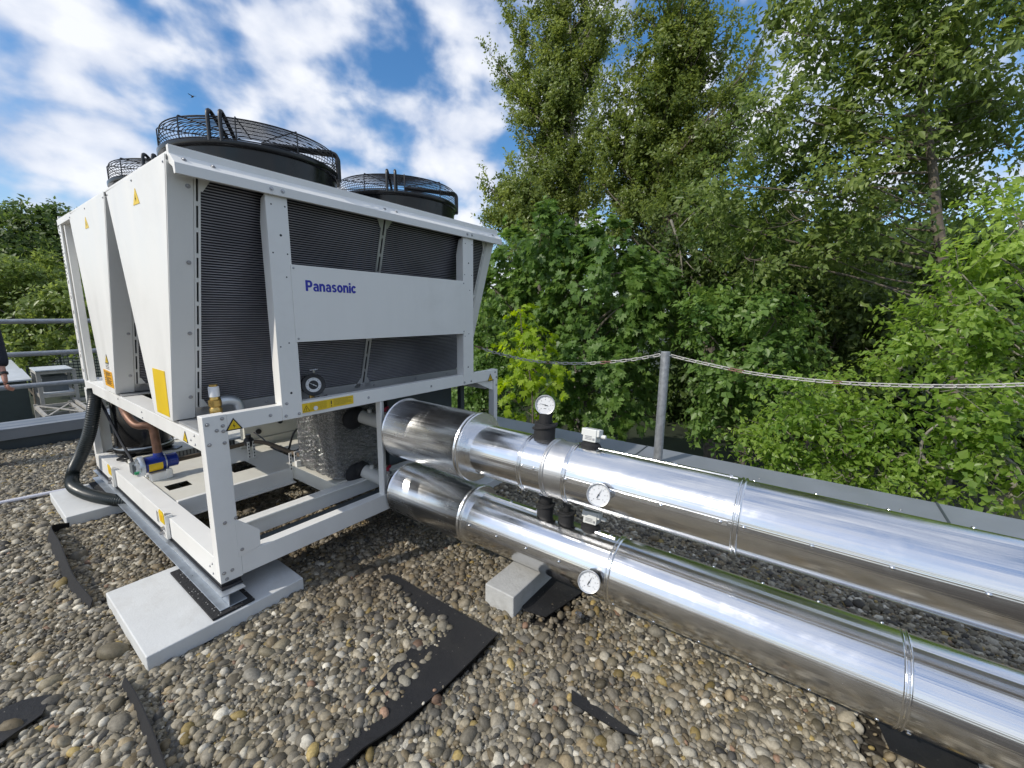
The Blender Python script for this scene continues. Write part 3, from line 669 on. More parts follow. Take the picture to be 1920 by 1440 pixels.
# blue filter drier on its bracket
b = MB(); b.mat(0); b.lathe((.095, 1.73, .262), (1, 0, 0), [(0, .062), (.15, .062), (.155, .055), (.215, .055), (.222, .045), (.225, 0)], 30, True, False); b.lathe((.195, 1.73, .30), (0, 0, 1), [(0, .035), (.035, .034), (.05, .03)], 16)
fd = b.build('filter_drier', M['blue'], hp)
b = MB(); b.lathe((.062, 1.73, .262), (1, 0, 0), [(0, .074), (.012, .080), (.03, .080), (.034, .070)], 30)
for k in range(8):
    t = 2*math.pi*k/8; b.cyl((.054, 1.73+.062*math.cos(t), .262+.062*math.sin(t)), (.066, 1.73+.062*math.cos(t), .262+.062*math.sin(t)), .008, 8)
b.build('flange', M['galv'], fd)
b = MB(); b.mat(0); b.add([(x, 1.73-.0635*math.cos(a), .262+.0635*math.sin(a)) for x in (.115, .205) for a in np.linspace(-.95, .25, 9)], [(k, k+9, k+10, k+1) for k in range(8)])
b.build('filter_label', M['yellow'], fd)
b = MB(); b.lathe((.226, 1.73, .262), (1, 0, 0), [(0, .067), (.008, .067)], 30); b.build('strap', M['galv'], fd)
b = MB(); b.obox((.19, 1.70, .165), np.array((.07, 0, 0)), np.array((0, .04, 0)), np.array((0, 0, .033))); b.obox((.235, 1.655, .175), np.array((.02, 0, 0)), np.array((0, .004, 0)), np.array((0, 0, .04))); b.build('filter_bracket', WH, hp, bevel=.003)
# pipes, ducts and small electrics on the tray
b = MB(); b.tube(smooth_path([(.32, 1.73, .25), (.55, 1.74, .25), (.78, 1.72, .26), (.86, 1.66, .285), (.93, 1.52, .285), (.99, 1.32, .25), (1.04, 1.12, .22), (1.06, .97, .22)], 5), .019, 10); b.build('insulated_line', M['brown'], hp)
b = MB(); b.sphere((.845, 1.66, .29), .045, 12, 8, (1, 1, 1.1)); b.cyl((.845, 1.66, .30), (.845, 1.66, .36), .022, 10); b.build('expansion_valve', M['black'], hp)
b = MB(); b.tube(smooth_path([(.99, 1.9, .30), (1.0, 1.75, .27), (1.0, 1.5, .21), (1.06, 1.25, .23), (1.08, 1.1, .32), (1.1, .98, .36)], 5), .007, 6); b.tube(smooth_path([(1.02, 1.28, .24), (1.06, 1.22, .42), (1.14, 1.18, .44), (1.2, 1.14, .33), (1.18, 1.05, .25)], 5), .009, 6); b.build('signal_cable', M['black'], hp)
for (x, y) in ((.845, 1.62), (.93, 1.02)):
    b = MB()
    for s in (-.022, .022): b.box(x+s-.010, x+s+.010, y-.004, y+.004, .135, .30)
    o = b.build('slotted_bracket', WH, hp)
    b = MB()
    for s in (-.022, .022):
        for k in range(5): b.box(x+s-.005, x+s+.005, y-.0046, y-.0040, .15+.03*k, .166+.03*k)
    b.build('slot_row', M['hole'], o)
b = MB(); b.box(.18, 2.2, 2.16, 2.22, .133, .20); dct = b.build('cable_duct', M['shedwall'], hp, bevel=.002)
b = MB()
for k in range(70): b.box(.19+.028*k, .200+.028*k, 2.1585, 2.1595, .15, .195)
b.build('slot_row', M['hole'], dct)
b = MB(); b.box(.95, 1.62, 2.02, 2.12, .20, .40); b.box(.90, 1.7, 2.0, 2.14, .133, .20); cbx = b.build('control_box', M['cream'], hp, bevel=.003)
b = MB(); b.cyl((1.08, 2.02, .27), (1.08, 2.005, .27), .026, 14); b.cyl((1.30, 2.02, .335), (1.30, 2.005, .335), .026, 14); b.build('grommet', M['black'], cbx)
b = MB(); b.box(1.5, 2.3, .45, .55, .14, .75); b.build('side_cabinet', M['darkgrey'], hp, bevel=.004)
b = MB(); b.box(2.385, 2.44, .40, .45, .15, .853); b.build('support_leg', M['darkgrey'], hp, bevel=.002)
b = MB(); b.tube(smooth_path([(.05, 2.75, .74), (.06, 2.62, .62), (.10, 2.40, .34), (.11, 2.2, .23), (.10, 2.05, .20), (.12, 1.9, .20)], 6), .011, 8); b.build('cable', M['black'], hp)
b = MB(); b.box(.112, .16, 1.78, 2.3, .143, .165); b.build('inner_ledge', WH, hp, bevel=.002)
b = MB(); b.box(.05, .10, 1.86, 1.95, .165, .25); b.build('terminal_block', M['shedwall'], hp, bevel=.003)
b = MB(); b.cyl((.035, 1.72, .215), (.075, 1.72, .215), .012, 10); b.build('plug', M['green'], hp)
b = MB(); b.tube(smooth_path([(.13, 2.78, 1.75), (.135, 2.70, 1.55), (.14, 2.62, 1.32), (.145, 2.50, 1.17), (.15, 2.36, 1.13)], 6), .013, 8); b.build('cable', M['black'], hp)
# relief valve with elbow, on the trough behind the front beam
b = MB(); b.mat(0); b.lathe((.165, .30, 0), (0, 0, 1), [(.866, .02), (.90, .02), (.905, .032), (.93, .034), (.945, .026), (.95, .034), (.985, .034), (.99, .026), (1.005, .024)], 18)
b.mat(1); b.lathe((.165, .30, 0), (0, 0, 1), [(1.006, .028), (1.062, .028), (1.066, .024)], 18); b.mat(0); b.cyl((.165, .30, 1.066), (.165, .30, 1.078), .022, 14)
b.mat(2); b.tube(smooth_path([(.19, .30, .972), (.235, .30, .972), (.275, .30, .955), (.29, .30, .915), (.29, .30, .868)], 5), .030, 16)
b.build('relief_valve', [M['brass'], M['dial'], M['galv']], hp)
# ------------------------------------------------------------------ gauges
def gauge(parent, c, nrm, r, depth, case_m, needle=20, dark=False, name='pressure_gauge', rim=.006):
    """round gauge: case, rim, dial with ticks, needle; returns the case object"""
    n = np.array(nrm, float); n /= np.linalg.norm(n); c = np.array(c, float)
    up = np.array((0, 0, 1.0)); up = up-n*np.dot(up, n); up /= np.linalg.norm(up); rt = np.cross(up, n)
    b = MB(); b.lathe(c-n*depth, n, [(0, r*.90), (.004, r*.97), (depth-.008, r*.97), (depth-.004, r*1.03), (depth+.006, r*1.03), (depth+.008, r*1.0), (depth+.006, r-rim), (depth-.001, r-rim-.001)], 36, True, False)
    case = b.build(name, case_m, parent)
    q = MB(); q.mat(0); q.disc(c, n, r-rim-.0005, 36)
    q.mat(1)
    if dark:
        q.disc(c+n*.0012, n, r*.42, 28)
    for k in range(13):
        a = math.radians(225-22.5*k); d = rt*math.cos(a)+up*math.sin(a); w = np.cross(n, d)
        l0 = .72 if k % 2 == 0 else .77
        q.obox(c+d*r*(l0+.84)/2+n*.0012, d*r*(.84-l0)/2, w*r*(.011 if k % 2 == 0 else .008), n*.0003)
    for k in range(7):
        a = math.radians(225-45*k); d = rt*math.cos(a)+up*math.sin(a)
        q.obox(c+d*r*.56+n*.0012, rt*r*.022, up*r*.032, n*.0003)
    q.obox(c-up*r*.38+n*.0012, rt*r*.13, up*r*.02, n*.0003)
    q.build('dial', [M['dial'], M['ink']], case, smooth=False)
    nd = MB(); a = math.radians(needle); d = rt*math.cos(a)+up*math.sin(a); w = np.cross(n, d); z = n*.003
    nd.prism([c-d*r*.30+w*r*.035+z, c-d*r*.30-w*r*.035+z, c-w*r*.026+z, c+d*r*.64+z, c+w*r*.026+z], n*.001); nd.cyl(c+n*.0025, c+n*.006, r*.06, 12)
    nd.build('needle', M['dial'] if dark else M['ink'], case, smooth=False)
    return case
# big black contact manometer on the machine
gc = np.array((.757, .28, .998)); gn = np.array((-.30, -.93, .12))
gauge(hp, gc, gn, .075, .075, M['black'], 150, True, 'contact_manometer', .023)
b = MB(); b.mat(0); b.cyl((.755, .31, .868), (.755, .31, .93), .018, 12); b.cyl((.80, .31, .868), (.80, .31, .90), .016, 12); b.cyl((.745, .31, .885), (.81, .31, .885), .020, 12); b.mat(1); b.cyl((.80, .30, .89), (.855, .28, .905), .010, 8); b.mat(2); b.cyl((.775, .30, 1.08), (.775, .30, 1.10), .008, 8); b.cyl((.745, .30, 1.10), (.805, .30, 1.10), .004, 8)
b.build('manometer_valve', [M['brass'], M['black'], M['steel']], hp)

# ------------------------------------------------------------------ the two clad pipes
PX = 1.31
SCREW = MB(); SCREW.lathe((0, 0, 0), (0, 0, 1), [(0, .0085), (.0025, .0085), (.0055, .006), (.0065, .002), (.0065, 0)], 10, True, False)
SCREW_O = [None]
def screw(parent, p, n):
    if SCREW_O[0] is None: o = SCREW.build('screw', M['steel'], None); SCREW_O[0] = o; o.parent = parent
    else: o = SCREW_O[0].copy(); COL.objects.link(o); o.parent = parent
    o.location = Vector(np.array(p)-origin_of(parent)); o.rotation_euler = Vector(n).to_track_quat('Z', 'Y').to_euler()
def clad_pipe(label, zc_big, r_big, zc, r, joints, y_flange, bands, seams, loc):
    t = thing('clad_pipe', label, 'pipe', loc, 'insulated pipes clad in bright metal')
    # big first length
    y0 = -.02
    def bead(rr, w=.006, h=.006): return [(0, rr), (w*.3, rr+h*.8), (w*.7, rr+h*.8), (w, rr)]
    prof = [(0, r_big-.03), (0, r_big+.004), (.006, r_big+.007), (.012, r_big+.004), (.016, r_big)]
    ln = y0-y_flange
    prof += [(ln-.045, r_big), (ln-.040, r_big+.005), (ln-.034, r_big+.006), (ln-.028, r_big+.002), (ln-.018, r_big+.002), (ln-.012, r_big+.007), (ln-.004, r_big+.007), (ln, r_big+.002)]
    b = MB(); b.lathe((PX, y0, zc_big), (0, -1, 0), prof, 96, True, False); b.build('wide_jacket', M['cladbig'], t, ang=50)
    b = MB(); b.lathe((PX, y_flange, zc_big), (0, -1, 0), [(0, .05), (0, r_big+.002), (.003, r_big+.002), (.003, .05)], 96, False, False); b.build('end_disc', M['cladbig'], t, ang=30)
    # narrow jacket sections between joints
    ys = [y_flange-.002]+joints+[-6.6]
    for i in range(len(ys)-1):
        a, e = ys[i], ys[i+1]; ln = a-e; band = i in bands
        rr = r+(.003 if i % 2 else 0)
        prof = [(0, rr+.0005)]
        for w in (.002, .018): prof += [(w, rr+.0005), (w+.003, rr+.0075), (w+.006, rr+.009), (w+.009, rr+.0075), (w+.012, rr+.0005)]
        prof += [(.036, rr), (ln+.010, rr)]
        if i == 0: prof = [(0, rr), (ln+.010, rr)]
        b = MB(); b.lathe((PX, a, zc), (0, -1, 0), prof, 112, False, False)
        b.build('jacket_section', M['cladmatt'] if band else M['clad'], t, ang=60)
    # lap seams: a thin raised lip with screws
    for (deg, ya, yb, lip) in seams:
        d = np.array((math.cos(math.radians(deg)), 0, math.sin(math.radians(deg)))); w = np.array((-d[2], 0, d[0]))
        c0 = np.array((PX, 0, zc))
        if lip:
            b = MB(); b.obox(c0+d*(r+.0035)+np.array((0, (ya+yb)/2, 0)), w*.012, np.array((0, (ya-yb)/2, 0)), d*.0035); b.build('lap_seam', M['clad'], t, bevel=.0025)
        n_s = max(2, int(round((ya-yb)/.24))+1)
        for k in range(n_s):
            y = ya-.03-(ya-yb-.06)*k/(n_s-1); screw(t, c0+d*(r+(.0072 if lip else .0025))+np.array((0, y, 0)), d)
    return t
up_ = clad_pipe('upper of two shiny metal clad pipes, running beside the parapet', .618, .2265, .609, .168, [-1.19, -1.345, -1.485, -2.32, -3.35, -4.4, -5.4], -.775, {2},
    [(171.5, -1.49, -2.31, True), (82, -1.49, -2.31, True), (168, -1.2, -1.34, False), (171, -2.34, -3.34, False), (60, -2.34, -3.34, False)], (PX, -3.3, GZ))
lo_ = clad_pipe('lower of two shiny metal clad pipes, lying closest to the gravel', .123, .2005, .1125, .1745, [-1.765, -2.925, -4.0, -5.1], -.775, set(),
    [(171, -.80, -1.75, False), (86, -.80, -1.26, True), (86, -1.62, -1.75, True), (-137, -1.78, -2.91, False), (-137, -2.94, -3.9, False), (60, -1.78, -2.91, False)], (PX, -3.3, GZ))
# instruments on the pipes
def pipe_pt(zc, r, y, deg): return np.array((PX+r*math.cos(math.radians(deg)), y, zc+r*math.sin(math.radians(deg))))
for t, zc, r, y, deg in ((up_, .609, .168, -1.735, 176), (lo_, .1125, .1745, -1.71, 174)):
    d = np.array((math.cos(math.radians(deg)), 0, math.sin(math.radians(deg)))); p = pipe_pt(zc, r, y, deg)
    nf = d*.93+np.array((0, -.36, .12)); nf /= np.linalg.norm(nf)
    g = gauge(t, p+d*.055, nf, .057, .018, M['rim'], 63, False, 'thermometer', .004)
    b = MB(); b.cyl(p-d*.01, p+d*.045, .017, 14); b.build('stem', M['steel'], g)
    b = MB(); b.lathe(p+d*.002, d, [(0, .036), (.012, .034), (.014, .02)], 24); b.build('rubber_collar', M['black'], t)
def collar(t, base, d, r0, r1, h, name='insulation_collar', wrap=True):
    b = MB(); b.lathe(base, d, [(-.03, r0), (h*.55, r0), (h*.6, r0*.98), (h*.6, r1), (h, r1), (h, r1*.6)], 24, True, True)
    o = b.build(name, M['rubber'], t)
    if wrap:
        b = MB(); D, A, B = b.frame(d); pts = []
        for k in range(17):
            a = math.radians(-40+250*k/16); pts.append(np.array(base)+D*(h*.25+h*.35*k/16)+(A*math.cos(a)+B*math.sin(a))*(r0*1.05))
        b.tube(pts, r0*.16, 8); b.build('foam_wrap', M['rubber'], o)
    return o
for t, zc, r, y, deg, hh in ((up_, .609, .168, -1.265, 84, .145), (lo_, .1125, .1745, -1.285, 84, .12)):
    d = np.array((math.cos(math.radians(deg)), 0, math.sin(math.radians(deg)))); p = pipe_pt(zc, r, y, deg)
    collar(t, p, d, .064 if t is up_ else .05, .040, hh)
    g = gauge(t, p+d*(hh+.055)+np.array((-.02, 0, 0)), (-.90, -.42, .10), .058, .045, M['rim'], 165, False, 'pressure_gauge', .005)
    b = MB(); b.cyl(p+d*(hh-.02), p+d*(hh+.02), .012, 12); b.build('gauge_neck', M['brass'], g)
p = pipe_pt(.1125, .1745, -1.43, 82); d = np.array((.10, 0, .99))
w_ = collar(lo_, p, d, .047, .022, .10, 'sensor_well', True)
b = MB(); b.cyl(p+d*.09, p+d*.125, .026, 12); b.build('cap', M['black'], w_)
for t, zc, r, y, deg, tw in ((up_, .609, .168, -1.565, 80, 0.1), (lo_, .1125, .1745, -1.585, 78, .5)):
    d = np.array((math.cos(math.radians(deg)), 0, math.sin(math.radians(deg)))); p = pipe_pt(zc, r, y, deg)
    b = MB(); b.lathe(p, d, [(-.03, .055), (.012, .058), (.022, .05), (.03, .03)], 20); sc = b.build('sensor_collar', M['rubber'], t)
    b = MB(); c = p+d*.066; ax = np.array((math.sin(tw)*.2, -1, 0)); ax /= np.linalg.norm(ax); az = d; ay = np.cross(az, ax); ay /= np.linalg.norm(ay)
    b.obox(c, ax*.040, ay*.036, az*.036); b.obox(c+az*.016, ax*.054, ay*.030, az*.020); b.cyl(c+ax*.05, c+ax*.085, .012, 10)
    so = b.build('sensor_box', M['sensor'], t, bevel=.005)
    b = MB(); f0 = c-ay*.0375 if ay[0] > 0 else c+ay*.0375; sgn = -1 if ay[0] > 0 else 1; n_ = ay*sgn
    for k in range(3): b.obox(f0+n_*.0008-az*(.004+.008*k)-ax*.005, ax*.02, az*.0018, n_*.0004)
    b.obox(f0+n_*.0008-az*.018+ax*.026, ax*.006, az*.006, n_*.0004)
    b.build('printed_lines', M['bolt'], so, smooth=False)

# ------------------------------------------------------------------ what stands on the gravel
def single(name, mb, m, label, cat, base, group=None, bevel=0):
    o = mb.build(name, m, None, bevel=bevel); o0 = np.array(base, float)
    co = np.array([v.co[:] for v in o.data.vertices])-o0; o.data.vertices.foreach_set('co', co.ravel()); o.data.update(); o.location = o0; ORIG[o.name] = o0
    return tag(o, label, cat, group)
PT = -.125
b = MB(); b.box(-.367, .395, -.115, .66, GZ-.01, PT); single('concrete_slab', b, M['concrete'], 'pale square concrete slab under the near corner of the white unit', 'slab', (0, .27, GZ), 'concrete slabs under the unit', .007)
b = MB(); b.box(-.335, .42, 2.10, 2.86, GZ-.01, PT); single('concrete_slab', b, M['concrete'], 'pale concrete slab behind the looping black hose', 'slab', (0, 2.5, GZ), 'concrete slabs under the unit', .007)
b = MB(); b.box(2.1, 2.86, -.1, .66, GZ-.01, PT); single('concrete_slab', b, M['concrete'], 'concrete slab under the far corner of the white unit, mostly behind the pipes', 'slab', (2.5, .27, GZ), 'concrete slabs under the unit', .007)
b = MB(); b.box(-.085, .122, -.10, .575, PT+.001, PT+.014); single('rubber_mat', b, M['speckle'], 'black speckled rubber mat on the nearest concrete slab', 'mat', (0, .27, PT), 'rubber mats between slab and steel rail', .002)
b = MB(); b.box(-.085, .122, 2.16, 2.84, PT+.001, PT+.014); single('rubber_mat', b, M['speckle'], 'black speckled rubber mat on the slab behind the hose', 'mat', (0, 2.5, PT), 'rubber mats between slab and steel rail', .002)
z0 = PT+.015
b = MB(); b.box(-.040, .095, -.07, 2.95, z0, z0+.006); b.box(.005, .011, -.07, 2.95, z0+.006, -.036); b.box(-.028, .095, -.07, 2.95, -.036, -.030)
single('steel_channel', b, M['galv'], 'long galvanised steel channel rail under the lit end of the unit', 'steel rail', (0, 1.45, z0), None, .002)
b = MB(); b.box(-.006, .10, -.02, 2.93, -.0295, -.0165); b.box(.0, .10, .0, 2.93, -.016, -.002)
single('dark_strip', b, M['black'], 'thin black vibration strip between the unit frame and the steel rail', 'rubber strip', (0, 1.45, -.03), None, .002)
b = MB(); b.box(.975, 1.52, -1.305, -1.095, GZ-.02, -.075); single('concrete_kerb', b, M['concrete2'], 'grey concrete block propping up the lower pipe beside its thermometer', 'concrete block', (1.25, -1.2, GZ), 'concrete blocks under the lower pipe', .008)
b = MB(); b.box(1.255, 1.80, -3.44, -3.22, GZ-.02, -.075); single('concrete_kerb', b, M['concrete2'], 'grey concrete block under the lower pipe at the lower right corner', 'concrete block', (1.5, -3.3, GZ), 'concrete blocks under the lower pipe', .008)

def sheet_mat(name, poly, z, th, label, m, fold=None, amp=.006, seed=1):
    """a thin rubber sheet: outline subdivided and gently waved, with thickness"""
    bm = bmesh.new(); vs = [bm.verts.new((p[0], p[1], z)) for p in poly]; f = bm.faces.new(vs)
    bmesh.ops.triangulate(bm, faces=bm.faces[:]); 
    for _ in range(3): bmesh.ops.subdivide_edges(bm, edges=[e for e in bm.edges if e.calc_length() > .07], cuts=1)
    bmesh.ops.triangulate(bm, faces=bm.faces[:])
    r = random.Random(seed)
    for v in bm.verts:
        v.co.z += amp*math.sin(v.co.x*9+seed)*math.cos(v.co.y*7+seed*2)+r.uniform(-.0008, .0008)
    bm.faces.ensure_lookup_table(); bm.normal_update()
    if bm.faces[0].normal.z < 0: bmesh.ops.reverse_faces(bm, faces=bm.faces[:])
    me = bpy.data.meshes.new(name); bm.to_mesh(me); bm.free(); me.materials.append(m)
    cx, cy_ = np.mean([p[0] for p in poly]), np.mean([p[1] for p in poly])
    co = np.array([v.co[:] for v in me.vertices])-np.array((cx, cy_, z)); me.vertices.foreach_set('co', co.ravel()); me.update()
    o = bpy.data.objects.new(name, me); link(o); o.location = (cx, cy_, z); so = o.modifiers.new('thickness', 'SOLIDIFY'); so.thickness = th; so.offset = 1
    return tag(o, label, 'mat')
MATZ = -.186
MAT1 = [(.74, -.42), (.80, -.47), (.805, -1.325), (.60, -1.33), (.40, -1.325), (.157, -1.298), (.02, -1.265), (-.12, -1.262), (-.30, -1.26), (-.30, -1.14), (.10, -1.10), (.50, -1.02), (.58, -.80), (.62, -.60)]
sheet_mat('rubber_sheet', MAT1, MATZ, .008, 'large black rubber sheet with a bent corner lying on the gravel in front', M['sheet'], seed=2)
sheet_mat('rubber_sheet', [(-.93, .12), (-.74, .10), (-.66, .05), (-.70, -.06), (-.84, -.12), (-.98, -.10)], MATZ, .006, 'black rubber sheet half buried in gravel at the left edge', M['sheet'], seed=3)
sheet_mat('rubber_sheet', [(1.08, -1.46), (1.52, -1.56), (1.60, -1.30), (1.50, -1.05), (1.04, -1.32)], MATZ-.004, .006, 'black sheet standing for dark shadow and a puddle under the pipe beside the concrete block', M['sheet'], seed=4, amp=.003)  # dark shadow and puddle under the pipe, drawn as a black sheet
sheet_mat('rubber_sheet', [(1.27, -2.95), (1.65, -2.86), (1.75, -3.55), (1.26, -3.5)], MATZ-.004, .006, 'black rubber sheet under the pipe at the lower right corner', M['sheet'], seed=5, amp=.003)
sheet_mat('rubber_sheet', [(.69, -1.83), (.745, -1.80), (.735, -1.98), (.72, -2.12), (.69, -2.05)], MATZ-.002, .006, 'small scrap of dark rubber buried in the gravel near the pipe', M['sheet'], seed=6, amp=.002)
def strip(name, pts, h, label, m, lean=.35):
    """an upright membrane strip standing out of the gravel"""
    P = smooth_path([(p[0], p[1], GZ-.02) for p in pts], 6); b = MB()
    tops = []
    for i, p in enumerate(P):
        t = P[min(i+1, len(P)-1)]-P[max(i-1, 0)]; t /= np.linalg.norm(t); n = np.array((-t[1], t[0], 0))
        hh = h*(.55+.45*math.sin(math.pi*min(1, max(0, i/(len(P)-1)))))+.02
        tops.append(p+np.array((0, 0, hh))+n*hh*lean)
    V = []
    for p, q in zip(P, tops):
        t = np.array((.0025, 0, 0)); V += [p-t, p+t, q+t, q-t]
    n_ = len(P); F = []
    for i in range(n_-1):
        for k in range(4): F.append((i*4+k, i*4+(k+1) % 4, (i+1)*4+(k+1) % 4, (i+1)*4+k))
    F += [(3, 2, 1, 0), ((n_-1)*4, (n_-1)*4+1, (n_-1)*4+2, (n_-1)*4+3)]
    b.add(V, F); o = single(name, b, m, label, 'membrane strip', (np.mean([p[0] for p in pts]), np.mean([p[1] for p in pts]), GZ)); return o
strip('membrane_strip', [(-.33, 2.08), (-.455, 2.02), (-.468, 1.6), (-.479, 1.05), (-.443, .69)], .09, 'dark curled membrane strip standing in the gravel left of the nearest slab', M['rubber'])
strip('membrane_strip', [(-.466, -.11), (-.472, -.35), (-.488, -.70), (-.50, -.95)], .06, 'dark membrane strip sticking out of the gravel below the nearest slab', M['rubber'])

# black corrugated hose looping from the unit to the slab
pts = smooth_path([(.02, 2.62, .80), (.0, 2.60, .66), (-.05, 2.66, .40), (-.11, 2.78, .18), (-.17, 2.84, .02), (-.20, 2.72, -.065), (-.17, 2.46, -.075), (-.10, 2.22, -.08), (.02, 2.04, -.10), (.25, 1.92, -.13), (.6, 1.85, -.15)], 26)
b = MB(); b.tube(pts, [.047+.0022*(1 if i % 2 else -1) for i in range(len(pts))], 20)
single('corrugated_hose', b, M['hose'], 'thick black corrugated hose looping down from the unit onto the slab', 'hose', (0, 2.4, GZ))
b = MB(); b.tube([(-1.3, 3.18, -.185), (-.612, 3.09, -.185), (-.33, 3.03, -.18), (.1, 2.95, -.18)], .016, 12)
single('conduit_tube', b, M['conduit'], 'pale lilac plastic conduit lying on the gravel at the left', 'conduit', (-.6, 3.05, GZ))
b = MB(); b.obox((1.16, -1.62, -.165), np.array((.018, .006, .004)), np.array((-.004, .014, .002)), np.array((0, -.004, .02))); b.sphere((1.19, -1.60, -.17), .014, 7, 5)
single('foil_scrap', b, M['steel'], 'tiny crumpled foil scrap on the dark sheet under the thermometer', 'scrap', (1.17, -1.62, GZ))
# ------------------------------------------------------------------ roof, gravel, parapets
def voro_mat(name, cols, scale, rough=0.85, bump=0.6):
    m, t, p, o = new_mat(name); tcn = N(t, 'ShaderNodeTexCoord')
    v = N(t, 'ShaderNodeTexVoronoi'); setin(v, Scale=scale); t.links.new(tcn.outputs['Object'], v.inputs['Vector'])
    sp = N(t, 'ShaderNodeSeparateColor'); t.links.new(v.outputs['Color'], sp.inputs[0]); r = N(t, 'ShaderNodeValToRGB')
    r.color_ramp.elements[0].color = cols[0]+(1,); r.color_ramp.elements[1].color = cols[1]+(1,); t.links.new(sp.outputs[0], r.inputs[0])
    t.links.new(r.outputs[0], p.inputs['Base Color']); setin(p, Roughness=rough)
    b = N(t, 'ShaderNodeBump'); setin(b, Strength=bump, Distance=0.02); b.invert = True; t.links.new(v.outputs['Distance'], b.inputs['Height']); t.links.new(b.outputs[0], p.inputs['Normal'])
    return m
roofm = voro_mat('gravel_bed', (.05, .042, .032), 24) if False else voro_mat('gravel_bed', ((.022, .018, .013), (.055, .046, .034)), 34)
b = MB(); b.box(-12, 3.37, -14, 5.24, GZ-.10, GZ-.030); o = b.build('roof', roofm, None, smooth=False); tag(o, kind='structure')

def inside(poly, x, y):
    r = np.zeros(len(x), bool); n = len(poly); j = n-1
    for i in range(n):
        xi, yi = poly[i]; xj, yj = poly[j]
        c = ((yi > y) != (yj > y)) & (x < (xj-xi)*(y-yi)/(yj-yi+1e-12)+xi); r ^= c; j = i
    return r
def np_mesh(name, V, F, m, face_attrs=None, smooth=True):
    """V (n,3), F (k,3|4) equal-sized faces"""
    me = bpy.data.meshes.new(name); k = F.shape[1]
    me.vertices.add(len(V)); me.vertices.foreach_set('co', np.ascontiguousarray(V, np.float32).ravel())
    me.loops.add(F.size); me.loops.foreach_set('vertex_index', np.ascontiguousarray(F, np.int32).ravel())
    me.polygons.add(len(F)); me.polygons.foreach_set('loop_start', np.arange(0, F.size, k, dtype=np.int32))
    if smooth: me.polygons.foreach_set('use_smooth', np.ones(len(F), bool))
    for an, (typ, arr) in (face_attrs or {}).items():
        a = me.attributes.new(an, typ, 'FACE'); a.data.foreach_set('color' if 'COLOR' in typ else 'value', np.ascontiguousarray(arr, np.float32).ravel())
    me.update(calc_edges=True); me.materials.append(m); return me
def ico(sub):
    bm = bmesh.new(); bmesh.ops.create_icosphere(bm, subdivisions=sub, radius=1.0)
    V = np.array([v.co[:] for v in bm.verts]); F = np.array([[v.index for v in f.verts] for f in bm.faces]); bm.free(); return V, F

def pebble_mat():
    m, t, p, o = new_mat('river_pebble'); at_ = N(t, 'ShaderNodeAttribute', attribute_name='col')
    tcn = N(t, 'ShaderNodeTexCoord'); nz = N(t, 'ShaderNodeTexNoise'); setin(nz, Scale=85.0, Detail=7.0, Roughness=0.7); t.links.new(tcn.outputs['Object'], nz.inputs['Vector'])
    mr = N(t, 'ShaderNodeMapRange'); setin(mr, From_Min=0.3, From_Max=0.72, To_Min=0.62, To_Max=1.3); t.links.new(nz.outputs[0], mr.inputs[0])
    vm = N(t, 'ShaderNodeVectorMath', operation='SCALE'); t.links.new(at_.outputs['Color'], vm.inputs[0]); t.links.new(mr.outputs[0], vm.inputs['Scale'])
    t.links.new(vm.outputs[0], p.inputs['Base Color']); setin(p, Roughness=0.6); p.inputs['Specular IOR Level'].default_value = 0.35
    n2_ = N(t, 'ShaderNodeTexNoise'); setin(n2_, Scale=260.0, Detail=4.0); t.links.new(tcn.outputs['Object'], n2_.inputs['Vector'])
    b_ = N(t, 'ShaderNodeBump'); setin(b_, Strength=0.25, Distance=0.003); t.links.new(n2_.outputs[0], b_.inputs['Height']); t.links.new(b_.outputs[0], p.inputs['Normal'])
    return m
COVER = [(.71, -.38), (.735, -.60), (.69, -.74), (.655, -.90), (.72, -1.04), (.65, -1.10), (.43, -1.158), (.295, -1.189), (.142, -1.20), (-.082, -1.21), (-.35, -1.22), (-.35, -.38)]
